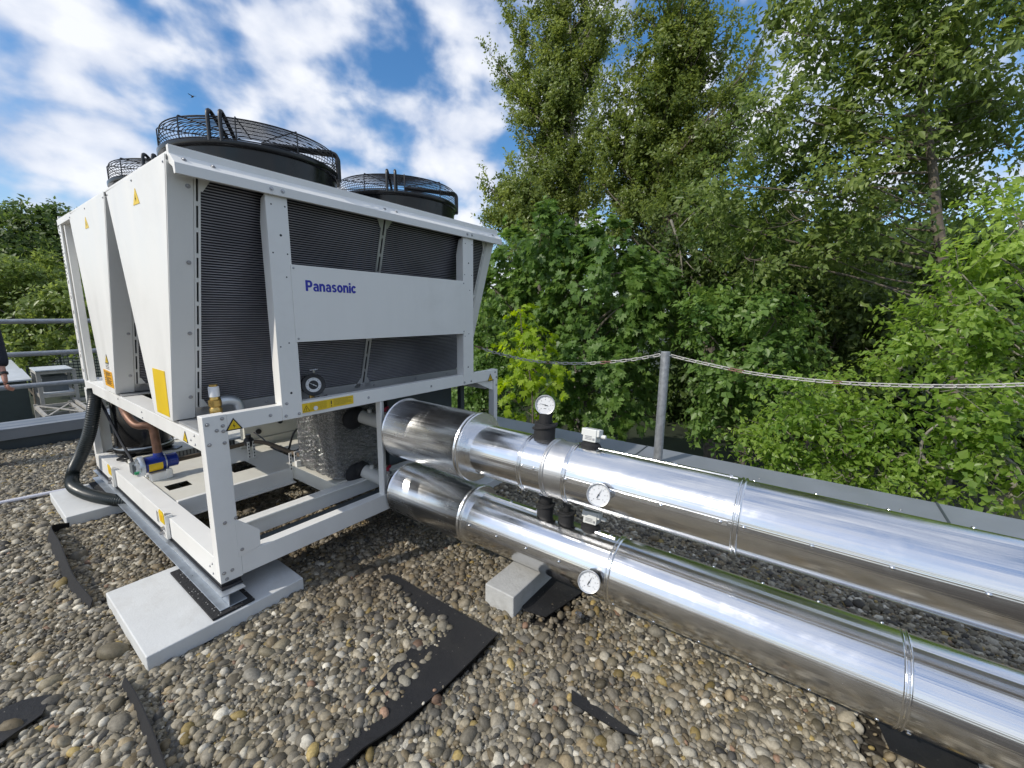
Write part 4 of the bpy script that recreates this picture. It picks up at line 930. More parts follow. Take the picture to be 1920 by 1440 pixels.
def gravel():
    xs, ys, sc, zo = [], [], [], []
    for (sp, lo, sz, zz) in ((.0205, 0, 1.05, -.000), (.0235, 1, .95, -.005), (.023, 2, 1.25, -.007), (.027, 3, .68, .003), (.024, 5, .42, -.003), (.075, 4, 1.65, .001)):
        gx, gy = np.meshgrid(np.arange(-2.3, 3.36, sp), np.arange(-3.9, 5.24, sp)); gx = gx.ravel(); gy = gy.ravel()
        gx = gx+rng.uniform(-.5, .5, gx.size)*sp; gy = gy+rng.uniform(-.5, .5, gy.size)*sp
        xs.append(gx); ys.append(gy); sc.append(np.full(gx.size, sz)); zo.append(np.full(gx.size, zz))
    x = np.concatenate(xs); y = np.concatenate(ys); s = np.concatenate(sc)*np.exp(rng.normal(0, .30, x.size)); z = np.concatenate(zo)
    s *= np.where(rng.random(x.size) < .05, 1.35, 1.0)
    # keep what the picture and a small step aside can show
    v = np.stack([x, y, np.full(x.size, GZ)], 1)-CAM; dep = v @ _f; uu = (v @ _r2)/np.maximum(dep, .05); keep = (dep > .25) & (np.abs(uu) < 1.75)
    keep &= (y < 3.2) | (x < 1.6); keep &= (x < 3.34) & (y < 5.22)
    for (a, b_, c, d) in ((-.36, .39, -.108, .653), (-.328, .41, 2.107, 2.853), (2.11, 2.85, -.09, .65), (.98, 1.515, -1.30, -1.10), (1.26, 1.795, -3.435, -3.225)):
        keep &= ~((x > a-.004) & (x < b_+.004) & (y > c-.004) & (y < d+.004))
    inm = inside(MAT1, x, y); cov = inside(COVER, x+rng.normal(0, .012, x.size), y+rng.normal(0, .012, x.size))
    stray = (rng.random(x.size) < .012) & (s < .8)
    keep &= ~(inm & ~cov & ~stray); z = np.where(inm & ~cov, z+.038, z)
    z = np.where(cov & inm, z+.036, np.where(cov, z+.016, z))
    for q, pr in (([(-.93, .12), (-.74, .10), (-.66, .05), (-.70, -.06), (-.84, -.12), (-.98, -.10)], .80), ([(1.02, -1.55), (1.52, -1.60), (1.60, -1.30), (1.50, -1.05), (1.02, -1.32)], .82),
                  ([(1.17, -2.85), (1.65, -2.86), (1.75, -3.55), (1.20, -3.5)], .86), ([(.69, -1.83), (.745, -1.80), (.735, -1.98), (.72, -2.12), (.69, -2.05)], .55)):
        keep &= ~(inside(q, x, y) & (rng.random(x.size) < pr))
    x, y, s, z = x[keep], y[keep], s[keep], z[keep]; n = x.size
    hgt = .010*np.sin(x*2.3+1)*np.sin(y*1.9+.5)+.006*np.sin(x*6.1+y*4.7)
    a = .0135*s*rng.uniform(.9, 1.35, n); bq = a*rng.uniform(.52, .90, n); c = a*rng.uniform(.42, .76, n)
    yaw = rng.uniform(0, 2*np.pi, n); tx = rng.normal(0, .42, n); ty = rng.normal(0, .42, n)
    Z = GZ-.009+z+hgt+rng.normal(0, .0038, n)
    # colour of each stone
    pal = np.array([(.24, .215, .165), (.195, .18, .15), (.30, .275, .225), (.135, .128, .115), (.38, .36, .31), (.25, .205, .135), (.50, .48, .43), (.31, .24, .10), (.27, .175, .125), (.075, .073, .07), (.185, .165, .12), (.22, .195, .15)])
    w = np.array([.19, .13, .15, .10, .11, .09, .06, .02, .007, .045, .06, .068]); w /= w.sum()
    colr = pal[rng.choice(len(pal), n, p=w)]*rng.uniform(.46, 1.40, (n, 1))*np.array((1.01, .975, .89))
    wet_shade = np.zeros(n)  # damp stones near the unit, plus shade painted on those inside its base
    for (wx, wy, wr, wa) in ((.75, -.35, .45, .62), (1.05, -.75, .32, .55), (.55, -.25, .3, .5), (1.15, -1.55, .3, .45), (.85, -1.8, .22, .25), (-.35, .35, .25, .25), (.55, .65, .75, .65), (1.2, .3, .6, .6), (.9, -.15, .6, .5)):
        wet_shade = np.maximum(wet_shade, wa*np.clip(1.3-np.hypot(x-wx, y-wy)/wr*(1+.25*np.sin(x*21+y*17)), 0, 1))
    colr = colr*(1-wet_shade[:, None])+colr*np.array((.34, .27, .20))*wet_shade[:, None]
    colr = np.concatenate([colr, np.ones((n, 1))], 1)
    mt = pebble_mat(); objs = []
    d = np.hypot(x-CAM[0], y-CAM[1])
    VV, FF, CC = [], [], []; base = 0
    for sel, sub in ((d < 2.9, 2), (d >= 2.9, 1)):
        Vu, Fu = ico(sub); idx = np.where(sel)[0]; k = idx.size
        dirv = rng.normal(0, 1, (k, 2, 3)); dirv /= np.linalg.norm(dirv, axis=2, keepdims=True)
        P = np.broadcast_to(Vu[None], (k, len(Vu), 3)).copy()
        for q in range(2):                                    # gently lopsided stones
            dp = np.einsum('kvi,ki->kv', P, dirv[:, q]); P *= (1+rng.uniform(-.16, .16, (k, 1))*dp+rng.uniform(-.14, .05, (k, 1))*dp**2)[..., None]
        P = np.sign(P)*np.abs(P)**.92
        P *= np.stack([a[idx], bq[idx], c[idx]], 1)[:, None]
        cx, sx_ = np.cos(tx[idx])[:, None], np.sin(tx[idx])[:, None]; P1 = P[..., 1]*cx-P[..., 2]*sx_; P2 = P[..., 1]*sx_+P[..., 2]*cx
        cyy, syy = np.cos(ty[idx])[:, None], np.sin(ty[idx])[:, None]; P0 = P[..., 0]*cyy+P2*syy; P2 = -P[..., 0]*syy+P2*cyy
        cz, sz_ = np.cos(yaw[idx])[:, None], np.sin(yaw[idx])[:, None]; Q0 = P0*cz-P1*sz_; Q1 = P0*sz_+P1*cz
        V = np.stack([Q0+x[idx][:, None], Q1+y[idx][:, None], P2+Z[idx][:, None]], 2).reshape(-1, 3)
        F = (Fu[None]+(np.arange(k)*len(Vu))[:, None, None]).reshape(-1, 3)+base
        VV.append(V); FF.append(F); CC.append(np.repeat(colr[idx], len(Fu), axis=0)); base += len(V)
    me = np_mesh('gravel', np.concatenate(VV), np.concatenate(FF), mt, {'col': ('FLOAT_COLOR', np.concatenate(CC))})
    o = bpy.data.objects.new('gravel', me); link(o); tag(o, 'loose rounded river pebbles covering the flat roof', 'gravel', kind='stuff')
    print('pebbles', n)
gravel()

PM = M['parapet']
t = thing('parapet', 'grey metal capped parapet running behind the shiny pipes', 'parapet', (3.58, 0, GZ))
b = MB(); b.box(3.385, 3.775, -13, 5.2, GZ-.2, .028); b.build('parapet_wall', M['darkgrey'], t)
ycuts = [-13, -9.1, -6.1, -3.45+.0, -1.12, 1.9, 4.9, 5.72]
for i in range(len(ycuts)-1):
    b = MB(); y0, y1 = ycuts[i]+.0015, ycuts[i+1]-.0015; b.box(3.36, 3.80, y0, y1, .030, .050+(.002 if i % 2 else 0)); b.box(3.36, 3.366, y0, y1, -.04, .030); b.box(3.794, 3.80, y0, y1, -.05, .030)
    b.build('cap_sheet', PM, t, bevel=.003)
    b = MB(); b.box(3.359, 3.801, y1-.012, y1+.004, .0525, .056); b.build('cap_seam', M['darkgrey'], t)
for y in (-.4, -.75, -1.9, -2.25, -3.0, -3.2, -4.0, .3, 1.0):
    bolt((3.40+.1*(abs(y*7) % 1), y, .0525), (0, 0, 1), .9, t, 'rivet')
t = thing('parapet', 'bluish grey metal capped parapet below the tube railing at the left', 'parapet', (-3, 5.47, GZ))
b = MB(); b.box(-12, 3.36, 5.26, 5.69, GZ-.2, .028); b.build('parapet_wall', M['darkgrey'], t)
b = MB(); b.box(-12, 3.36, 5.22, 5.72, .030, .050); b.box(-12, 3.36, 5.22, 5.227, -.085, .030); b.build('cap_sheet', PM, t, bevel=.003)
t = thing('building', 'flat roofed building carrying the gravel roof, hidden below its edge', 'building', (-4, -4, -3.4))
b = MB(); b.box(-12, 3.77, -14, 5.68, -3.4, GZ-.205); b.build('wall', M['concrete2'], t)

# terrain to the horizon
tm = mat('grass_and_soil', (.024, .034, .014), .95, var=.5, scale=.8, bump=.4, bscale=6, dirt=(.035, .030, .020), dscale=.25, damt=.8)
b = MB(); n = 64; b.add([(0, 0, -3.4)]+[(500*math.cos(2*math.pi*i/n), 500*math.sin(2*math.pi*i/n), -3.4) for i in range(n)], [(0, 1+i, 1+(i+1) % n) for i in range(n)])
o = b.build('terrain', tm, None, smooth=False); tag(o, kind='structure')

# ------------------------------------------------------------------ chain barrier
CX = 3.31
pz = 1.165
t = thing('chain_post', 'upright galvanised steel post holding the sagging chain', 'post', (CX, -1.385, GZ))
b = MB(); b.lathe((CX, -1.385, GZ), (0, 0, 1), [(0, .043), (pz-GZ-.004, .043), (pz-GZ, .039)], 28); b.build('post_tube', M['zincpost'], t)
b = MB(); b.tube([(CX+.018*math.cos(a), -1.385+.052*math.copysign(1, math.sin(a))*0+.055*math.sin(a), pz-.035) for a in np.linspace(0, 2*math.pi, 25)[:-1]], .004, 6, True); b.build('chain_ring', M['galv'], t)
b = MB(); b.box(CX-.05, CX+.05, -1.45, -1.32, GZ-.01, GZ+.02); b.build('foot_plate', M['zincpost'], t)
cm = mat('faded_white_chain', (.46, .45, .42), .6, var=.25, scale=25); cr = mat('faded_red_chain', (.24, .13, .10), .6, var=.3, scale=25)
lk = MB(); a_, r_, hw = .021, .0048, .0115
pp = [(a_*0+hw*math.cos(q)+(a_ if math.cos(q) > 0 else -a_)*0, 0, 0) for q in ()]
ring = [(math.copysign(a_, math.cos(q))+hw*math.cos(q), hw*math.sin(q)*1.15, 0) for q in np.linspace(.01, 2*math.pi+.01, 21)[:-1]]
lk.tube(ring, r_, 6, True)
def chain(label, px, cut):
    P = [atx(u, v, CX) for u, v in px]; P[0] = np.array((CX, -1.385+(.055 if cut > 0 else -.055), pz-.035)); Q = smooth_path(P, 40)
    s = np.concatenate([[0], np.cumsum([np.linalg.norm(Q[i+1]-Q[i]) for i in range(len(Q)-1)])]); Qa = np.array(Q)
    t = thing('chain', label, 'chain', tuple(Q[0]), 'sagging barrier chains'); pitch = .056; k = 0; L0 = {}
    while k*pitch+pitch < s[-1] and k < 98:
        s0 = k*pitch; p0 = np.array([np.interp(s0, s, Qa[:, j]) for j in range(3)]); p1 = np.array([np.interp(s0+pitch, s, Qa[:, j]) for j in range(3)])
        red = (k % 31) in (9, 10, 22); key = 'r' if red else 'w'
        if key not in L0: L0[key] = lk.build('link', cr if red else cm, None); o = L0[key]; o.parent = t
        else: o = L0[key].copy(); COL.objects.link(o); o.parent = t
        o.location = Vector((p0+p1)/2-origin_of(t)); d = Vector(p1-p0).normalized()
        q = d.to_track_quat('X', 'Z'); o.rotation_mode = 'QUATERNION'
        from mathutils import Quaternion
        o.rotation_quaternion = q @ Quaternion((1, 0, 0), math.radians(35 if k % 2 else 125))
        k += 1
def z_end(y, z): return None
chain('faded red and white chain sagging from the post to the right edge', [(1250, 668), (1300, 677), (1400, 698), (1500, 711), (1600, 719), (1700, 723), (1800, 724), (1920, 721), (2200, 705)], -1)
chain('faded chain running from the post leftwards behind the yellow green sapling', [(1240, 668), (1180, 675), (1110, 681), (1050, 681), (1000, 677), (960, 669), (920, 659), (890, 648)], 1)
t = thing('chain_post', 'second galvanised chain post standing behind the white unit', 'post', (CX, 2.35, GZ))
b = MB(); b.lathe((CX, 2.35, GZ), (0, 0, 1), [(0, .043), (pz-GZ-.004, .043), (pz-GZ, .039)], 28); b.build('post_tube', M['zincpost'], t)

# ------------------------------------------------------------------ railing at the left
t = thing('tube_railing', 'three bar galvanised tube railing behind the left parapet', 'railing', (-3, 5.76, -.2))
for z in (1.305, .885, .470):
    b = MB(); b.cyl((-11, 5.76, z), (3.2, 5.76, z+.012), .032, 18); b.build('rail', M['zincpost'], t)
for x in (-9, -6.6, -4.2, -1.9, 2.6):
    b = MB(); b.cyl((x, 5.80, -.3), (x, 5.80, 1.30), .03, 16); b.build('railing_post', M['zincpost'], t)

# ------------------------------------------------------------------ person at the left edge, mostly out of the picture
def skin_obj(name, verts, edges, radii, m, parent, root=0, sub=2):
    me = bpy.data.meshes.new(name); o0 = origin_of(parent)
    me.from_pydata([tuple(np.array(v)-o0) for v in verts], edges, []); me.materials.append(m)
    o = bpy.data.objects.new(name, me); link(o, parent)
    sk = o.modifiers.new('skin', 'SKIN'); sk.use_smooth_shade = True
    for i, r in enumerate(radii):
        d = me.skin_vertices[0].data[i]; d.radius = r if hasattr(r, '__len__') else (r, r); d.use_root = (i == root)
    ss = o.modifiers.new('subdivision', 'SUBSURF'); ss.levels = sub; ss.render_levels = sub
    return o
def person():
    D = 4.40
    wr = at(7, 702, D); el = at(-22, 606, D+.03)
    sh = el+np.array((-.10, .02, .29)); gz = GZ
    cxp, cyp = sh[0]-.19, sh[1]+.0
    t = thing('person', 'person in a dark navy jacket standing by the railing, one hand hanging', 'person', (cxp, cyp, gz))
    B = lambda dx, dy, z: np.array((cxp+dx, cyp+dy, z)); shz = sh[2]; hipz = gz+.92
    hand = at(11, 719, D)
    V = [B(0, 0, hipz), B(0, 0, gz+1.15), B(0, 0, shz-.02), B(0, .0, shz+.09), B(0, -.02, shz+.20), B(0, -.015, shz+.28),
         sh, el, wr, hand, B(-.19, 0, shz), B(-.27, .03, shz-.29), B(-.24, -.06, shz-.55), B(-.235, -.08, shz-.64),
         B(.09, 0, hipz-.06), B(.10, -.03, gz+.50), B(.10, .01, gz+.08), B(.12, -.14, gz+.035), B(-.09, 0, hipz-.06), B(-.10, -.02, gz+.50), B(-.11, .02, gz+.08), B(-.13, -.13, gz+.035)]
    E_ = [(0, 1), (1, 2), (2, 3), (3, 4), (4, 5), (2, 6), (6, 7), (7, 8), (8, 9), (2, 10), (10, 11), (11, 12), (12, 13), (0, 14), (14, 15), (15, 16), (16, 17), (0, 18), (18, 19), (19, 20), (20, 21)]
    R_ = [(.15, .11), (.14, .10), (.13, .09), (.055, .055), (.078, .09), (.062, .075), .055, .042, .026, (.036, .02), .055, .042, .028, (.036, .02), .085, .055, .036, .04, .085, .055, .036, .04]
    body = skin_obj('body', V, E_, R_, M['skin'], t)
    def fingers(h, w_, side):
        ax = (h-w_)/np.linalg.norm(h-w_); fw = np.array((.25, -.95, 0)); fw -= ax*np.dot(fw, ax); fw /= np.linalg.norm(fw); sd = np.cross(ax, fw)
        for k, (off, ln) in enumerate(((-.028, .062), (-.009, .072), (.010, .068), (.027, .054))):
            p0 = h+fw*off+ax*.015; p1 = p0+ax*ln*.5+sd*.006*side; p2 = p1+ax*ln*.30+sd*.020*side; p3 = p2+ax*ln*.10+sd*.022*side
            skin_obj('finger', [p0, p1, p2, p3], [(0, 1), (1, 2), (2, 3)], [.0105, .0095, .0085, .0075], M['skin'], t, sub=1)
        p0 = h-fw*.030-ax*.02; p1 = p0-fw*.018+ax*.03+sd*.012*side; p2 = p1+ax*.028+sd*.008*side
        skin_obj('thumb', [p0, p1, p2], [(0, 1), (1, 2)], [.0125, .0105, .009], M['skin'], t, sub=1)
    fingers(hand, wr, -1); fingers(V[13], V[12], 1)
    cuff = wr+(el-wr)*.12
    J = [B(0, 0, hipz-.02), B(0, 0, gz+1.15), B(0, 0, shz-.03), B(0, 0, shz+.06), sh, el, cuff, B(-.19, 0, shz), B(-.27, .03, shz-.29), B(-.243, -.05, shz-.52)]
    skin_obj('jacket', J, [(0, 1), (1, 2), (2, 3), (2, 4), (4, 5), (5, 6), (2, 7), (7, 8), (8, 9)], [(.185, .135), (.18, .135), (.165, .12), (.075, .075), .088, .080, .066, .08, .072, .06], M['jacket'], t)
    b = MB(); q = wr+(el-wr)*.02; b.lathe(q-(wr-el)/np.linalg.norm(wr-el)*.012, (wr-el), [(0, .030), (.0, .035), (.024, .035), (.024, .030)], 20); b.build('wrist_band', M['black'], t)
    Tv = [B(0, 0, hipz+.02), V[14]+np.array((0, 0, .0)), V[15], V[16]+np.array((0, 0, .02)), V[18], V[19], V[20]+np.array((0, 0, .02))]
    skin_obj('trousers', Tv, [(0, 1), (1, 2), (2, 3), (0, 4), (4, 5), (5, 6)], [(.155, .12), .105, .078, .065, .105, .078, .065], M['trousers'], t)
    for s, i in ((1, 16), (-1, 20)):
        skin_obj('shoe', [V[i]+np.array((0, .05, -.03)), V[i]+np.array((0, -.05, -.03)), V[i]+np.array((.01*s, -.17, -.045))], [(0, 1), (1, 2)], [(.045, .05), (.05, .05), (.045, .035)], M['black'], t)
    b = MB(); hc = B(0, .0, shz+.235); b.sphere(hc+np.array((0, .015, .045)), .108, 18, 12, (.86, 1.0, .95)); b.build('hair', M['hair'], t)
    for s in (-1, 1):
        b = MB(); b.sphere(hc+np.array((s*.032, -.098, .0)), .011, 8, 6); b.build('eye', M['ink'], t)
        b = MB(); b.sphere(hc+np.array((s*.083, -.005, -.02)), .025, 8, 6, (.4, .8, 1.2)); b.build('ear', M['skin'], t)
    b = MB(); b.sphere(hc+np.array((0, -.112, -.025)), .018, 8, 6, (.8, 1.1, 1.5)); b.build('nose', M['skin'], t)
    b = MB(); b.sphere(hc+np.array((0, -.100, -.062)), .018, 8, 6, (1.3, .5, .35)); b.build('mouth', M['red'], t)
person()

# ------------------------------------------------------------------ yard behind the left railing
def pzp(u, v, z): q = ray(u, v); return CAM+q*((z-CAM[2])/q[2])
def shed(label, x0, x1, y0, y1, zt, kind='storage_shed'):
    t = thing(kind, label, 'shed', ((x0+x1)/2, (y0+y1)/2, -3.4))
    b = MB(); b.box(x0, x1, y0, y1, -3.4, zt-.06)
    b.build('shed_wall', M['fence'], t)
    b = MB(); b.prism([(x0-.12, y0-.15, zt-.05), (x1+.12, y0-.15, zt-.05), (x1+.12, y1+.1, zt+.10), (x0-.12, y1+.1, zt+.10)], (0, 0, .05)); b.build('shed_roof', M['shedroof'], t)
    b = MB(); b.box(x0+.3, x0+1.2, y0-.02, y0-.003, -3.35, zt-.5); b.build('shed_door', M['darkgrey'], t)
    return t
def rack(label, x0, x1, y0, y1, z0, zt, levels, braces, cat='rack'):
    t = thing('steel_rack', label, cat, ((x0+x1)/2, (y0+y1)/2, z0), 'steel racks in the yard')
    for x in (x0, x1):
        for y in (y0, y1):
            b = MB(); b.box(x-.05, x+.05, y-.05, y+.05, z0, zt); b.build('rack_post', M['rack'], t)
    for z in levels:
        for y in (y0, y1):
            b = MB(); b.box(x0+.05, x1-.05, y-.04, y+.04, z-.10, z); b.build('rack_beam', M['rack'], t)
        for x in (x0, x1):
            b = MB(); b.box(x-.04, x+.04, y0+.05, y1-.05, z-.10, z-.001); b.build('rack_beam', M['rack'], t)
    for (p, q) in braces:
        b = MB(); b.bar(p, q, .05, .03); b.build('brace', M['rack'], t)
    return t
shed('low dark storage shed with pale flat roof behind the railing', -3.2, .98, 20.0, 22.3, -1.06)
shed('farther pale roofed storage shed rising behind the nearer one', -3.5, 1.02, 23.6, 26.2, -1.02)
rack('tall grey steel rack with a cover sheet beside the shed', 1.18, 2.05, 19.0, 20.2, -3.4, -.72, (-.73, -1.55, -2.4), [])
b = MB(); b.box(1.24, 1.99, 19.05, 20.15, -1.545, -1.50); single('shelf_board', b, M['shedroof'], 'pale board lying on the middle level of the tall rack', 'board', (1.6, 19.6, -1.545))
b = MB(); b.box(1.12, 2.02, 18.9, 20.25, -.718, -.68); single('cover_sheet', b, M['shedroof'], 'pale cover sheet lying on top of the tall rack', 'sheet', (1.6, 19.6, -.718))
b = MB(); b.box(1.28, 1.9, 19.3, 20.1, -1.495, -1.0); b.box(1.26, 1.92, 19.28, 20.12, -1.0, -.96); single('grey_crate', b, M['shedwall'], 'dark grey crate standing on the board of the tall rack', 'crate', (1.6, 19.7, -1.495))
rack('long low open steel frame with crossed braces nearest the roof edge', .98, 1.80, 16.3, 18.7, -3.4, -1.80, (-1.85, -2.35), [((1.0, 16.4, -1.85), (1.78, 18.6, -1.86)), ((1.0, 17.5, -1.86), (1.78, 17.5, -1.87)), ((1.0, 18.6, -1.84), (1.78, 16.4, -1.84)), ((1.0, 17.0, -2.36), (1.78, 17.0, -2.37)), ((1.0, 18.0, -2.36), (1.78, 18.0, -2.37))])
rack('weathered wide steel frame standing right of the long low frame', 1.95, 2.7, 16.6, 19.0, -3.4, -1.75, (-1.8, -2.4), [((1.98, 16.7, -1.8), (2.68, 18.9, -1.81)), ((1.98, 17.9, -1.8), (2.68, 17.9, -1.82))])
b = MB()
for x in np.arange(1.04, 1.75, .19): b.box(x, x+.12, 16.4, 18.6, -2.345, -2.32)
single('slat_deck', b, M['rack'], 'bleached slats lying in the lower level of the long low frame', 'slats', (1.4, 17.5, -2.345))
t = thing('yard_fence', 'dark grey mesh fence with posts between the yard and the trees', 'fence', (5, 30, -3.4))
for k in range(14):
    x = 2.0+1.25*k; y = 32.0-.42*k
    b = MB(); b.box(x-.04, x+.04, y-.04, y+.04, -3.4, -.55); b.build('fence_post', M['fence'], t)
    if k < 13:
        q = MB(); p0 = np.array((x+.04, y, 0)); p1 = np.array((x+1.21, y-.42, 0))
        for z in np.arange(-3.3, -.6, .17): q.bar(p0+(0, 0, z), p1+(0, 0, z), .02, .055)
        for j in range(7): pj = p0+(p1-p0)*(j+.5)/7; q.bar(pj+(0, 0, -3.35), pj+(0, 0, -.6), .02, .03, up=(1, 0, 0))
        q.build('mesh_panel', M['fence'], t, smooth=False)
# a small bird in the sky
bp = at(361, 181, 26.0); t = None
b = MB(); b.sphere(bp, .07, 10, 8, (.8, 1.8, .7)); b.add([bp+np.array(q) for q in ((-.0, .06, .02), (.0, -.06, .02), (.22, -.02, .10), (.20, .06, .10))], [(0, 1, 2, 3)]); b.add([bp+np.array(q) for q in ((.0, -.06, .02), (-.0, .06, .02), (-.2, .08, .09), (-.23, .0, .10))], [(0, 1, 2, 3)]); b.add([bp+np.array(q) for q in ((0, .1, 0), (.04, .22, .0), (-.04, .22, 0))], [(0, 1, 2)])
single('bird', b, M['black'], 'tiny dark bird flying in the cloudy sky', 'bird', tuple(bp))
# ------------------------------------------------------------------ trees and shrubs
LEAF = {  # dark, light base colours, translucency
 'poplar': leaf_mat('poplar_leaf', (.085, .130, .028), (.265, .325, .090), .42, .34),
 'robinia': leaf_mat('ash_leaf', (.080, .135, .034), (.240, .310, .085), .45, .38),
 'maple': leaf_mat('maple_leaf', (.070, .145, .032), (.215, .330, .085), .42, .42),
 'lime': leaf_mat('young_maple_leaf', (.20, .31, .022), (.38, .50, .06), .50, .5),
 'bright': leaf_mat('hornbeam_leaf', (.110, .210, .028), (.310, .430, .090), .48, .36),
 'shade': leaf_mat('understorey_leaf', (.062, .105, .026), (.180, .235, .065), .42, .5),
 'far': leaf_mat('far_leaf', (.052, .098, .026), (.160, .225, .060), .40, .5)}
def leaf_shape(kind):
    if kind == 'oval': return np.array([(0, 0, 0), (.42, .5, .10), (1, 0, -.08), (.42, -.5, .10)]), np.array([(0, 3, 2), (0, 2, 1)])
    if kind == 'long': return np.array([(0, 0, 0), (.45, .5, .14), (1.05, 0, -.18), (.45, -.5, .14)]), np.array([(0, 3, 2), (0, 2, 1)])
    V = []; F = []                                            # palmate leaf: a five-pointed fan
    ang = [(-100, .45), (-62, .75), (-42, .48), (-28, .95), (-14, .62), (0, 1.05), (14, .62), (28, .95), (42, .48), (62, .75), (100, .45)]
    V = [(0, 0, 0)]+[(r*math.cos(math.radians(a))*1.0, r*math.sin(math.radians(a))*1.0, .10*abs(math.sin(math.radians(a)))-.10*r) for a, r in ang]
    F = [(0, i, i+1) for i in range(1, len(V)-1)]
    return np.array(V), np.array(F)
def unit(a): return a/(np.linalg.norm(a, axis=-1, keepdims=True)+1e-9)
def crown_mesh(name, blobs, kind, size, wid, per_twig, twig_len, m, droop=.25, up=.35, shell=.5, flat=0.0, spread=.35, clump=.15):
    """blobs: (centre, (r along x-view, r depth, r up), twigs, tone)"""
    ctr = np.mean([q[0] for q in blobs], axis=0)
    Vs, Fs = leaf_shape(kind); P_, D_, N_, T_ = [], [], [], []; twigs = []
    for (c, R, nt_, tone) in blobs:
        nt_ = int(nt_)
        if nt_ < 1: continue
        dr = unit(rng.normal(0, 1, (nt_, 3))); rad = rng.random(nt_)**shell
        nc = 7; cc = unit(rng.normal(0, 1, (nc, 3)))*(rng.uniform(.45, 1.0, (nc, 1))); pick = rng.integers(0, nc, nt_)
        off = (cc[pick]+rng.normal(0, clump, (nt_, 3)))*np.array(R); lone = rng.random(nt_) < .14
        off[lone] = (dr*rad[:, None]*np.array(R))[lone]
        ctone = rng.normal(0, .16, nc)[pick]; dr = unit(off/np.array(R)); td_out = dr
        base = np.array(c)+off
        td = unit(dr*.75+np.array((0, 0, up))+rng.normal(0, spread, (nt_, 3))); tl = twig_len*rng.uniform(.6, 1.3, nt_)
        twigs.append((c, base, td, tl))
        k = per_twig; s = rng.random((nt_, k))
        side = unit(np.cross(td[:, None, :], rng.normal(0, 1, (nt_, k, 3)))); 
        p = base[:, None]+td[:, None]*(s*tl[:, None])[..., None]+side*(.10*twig_len*rng.random((nt_, k, 1)))
        p[..., 2] -= droop*(s**2)*tl[:, None]
        d = unit(td[:, None]*.55+side*.9+np.array((0, 0, -droop))+rng.normal(0, .25, (nt_, k, 3)))
        outw = unit(unit(off)*.9+unit(np.array(c)-ctr+off)*np.array((1, 1, .5))*.8)
        nn = np.array((0, 0, 1.0))*(.50+.45*flat)+outw[:, None]*.95+rng.normal(0, .40, (nt_, k, 3)); nn = unit(nn-d*np.sum(nn*d, -1, keepdims=True))
        P_.append(p.reshape(-1, 3)); D_.append(d.reshape(-1, 3)); N_.append(nn.reshape(-1, 3))
        tw = (rng.normal(0, .07, nt_)+ctone)[:, None]; T_.append(np.clip(tone+tw+rng.normal(0, .14, (nt_, k)), 0, 1).ravel())
    P, D, Nn, T = [np.concatenate(q) for q in (P_, D_, N_, T_)]; S = np.cross(Nn, D); n = len(P)
    sz = size*np.clip(rng.lognormal(0, .28, n), .45, 1.7)[:, None, None]
    V = P[:, None]+(D[:, None]*Vs[None, :, :1]+S[:, None]*Vs[None, :, 1:2]*wid+Nn[:, None]*Vs[None, :, 2:3])*sz
    F = (Fs[None]+(np.arange(n)*len(Vs))[:, None, None]).reshape(-1, 3)
    me = np_mesh('crown', V.reshape(-1, 3), F, m, {'tone': ('FLOAT', np.repeat(T, len(Fs)))}, smooth=False)
    return me, twigs, n
TOTAL = [0]
def tree(name, label, cat, trunk, radii, blobs, leaf, kind, size, wid, per_twig, twig_len, group=None, bark='bark', limb_r=.024, subs=5, rise=.9, thick=.62, **kw):
    trunk = [np.array(p, float) for p in trunk]
    base = trunk[0].copy()
    t = thing(name, label, cat, tuple(base), group)
    me, twigs, n = crown_mesh(name, blobs, kind, size, wid, per_twig, twig_len, LEAF[leaf], **kw); TOTAL[0] += n
    co = np.zeros(len(me.vertices)*3, np.float32); me.vertices.foreach_get('co', co); co = co.reshape(-1, 3)-base; me.vertices.foreach_set('co', co.astype(np.float32).ravel()); me.update()
    o = bpy.data.objects.new('crown', me); link(o, t)
    Q = smooth_path(trunk, 5); rr = thick*np.interp(np.linspace(0, len(radii)-1, len(Q)), range(len(radii)), radii)
    b = MB(); b.tube(Q, list(rr), 9)
    QA = np.array(Q); r_ = random.Random(len(blobs))
    for (c, bs, td, tl) in twigs:
        c = np.array(c); hd = np.linalg.norm(QA[:, :2]-c[None, :2], axis=1); tgt = c[2]-rise*hd
        i = int(np.argmin(np.abs(QA[:, 2]-tgt))); p0 = QA[i]
        L_ = np.linalg.norm(c-p0)
        if L_ < .15: p0 = p0-np.array((0, 0, .3))
        mid = (p0+c)/2+np.array((r_.uniform(-.08, .08)*L_, r_.uniform(-.08, .08)*L_, r_.uniform(-.10, .05)*L_)); br = min(rr[i]*.6, limb_r*(1+L_*.25))
        b.tube(smooth_path([p0, mid, c], 4), list(np.linspace(br, br*.35, 9)), 6)
        for q in range(min(subs, len(bs))):
            j = r_.randrange(len(bs)); e = bs[j]+td[j]*tl[j]*.8
            b.tube([c, (c+bs[j])/2+np.array((0, 0, -.03)), bs[j], e], [br*.35, br*.26, br*.18, br*.08], 5)
    b.build('trunk', M[bark], t)
    return t
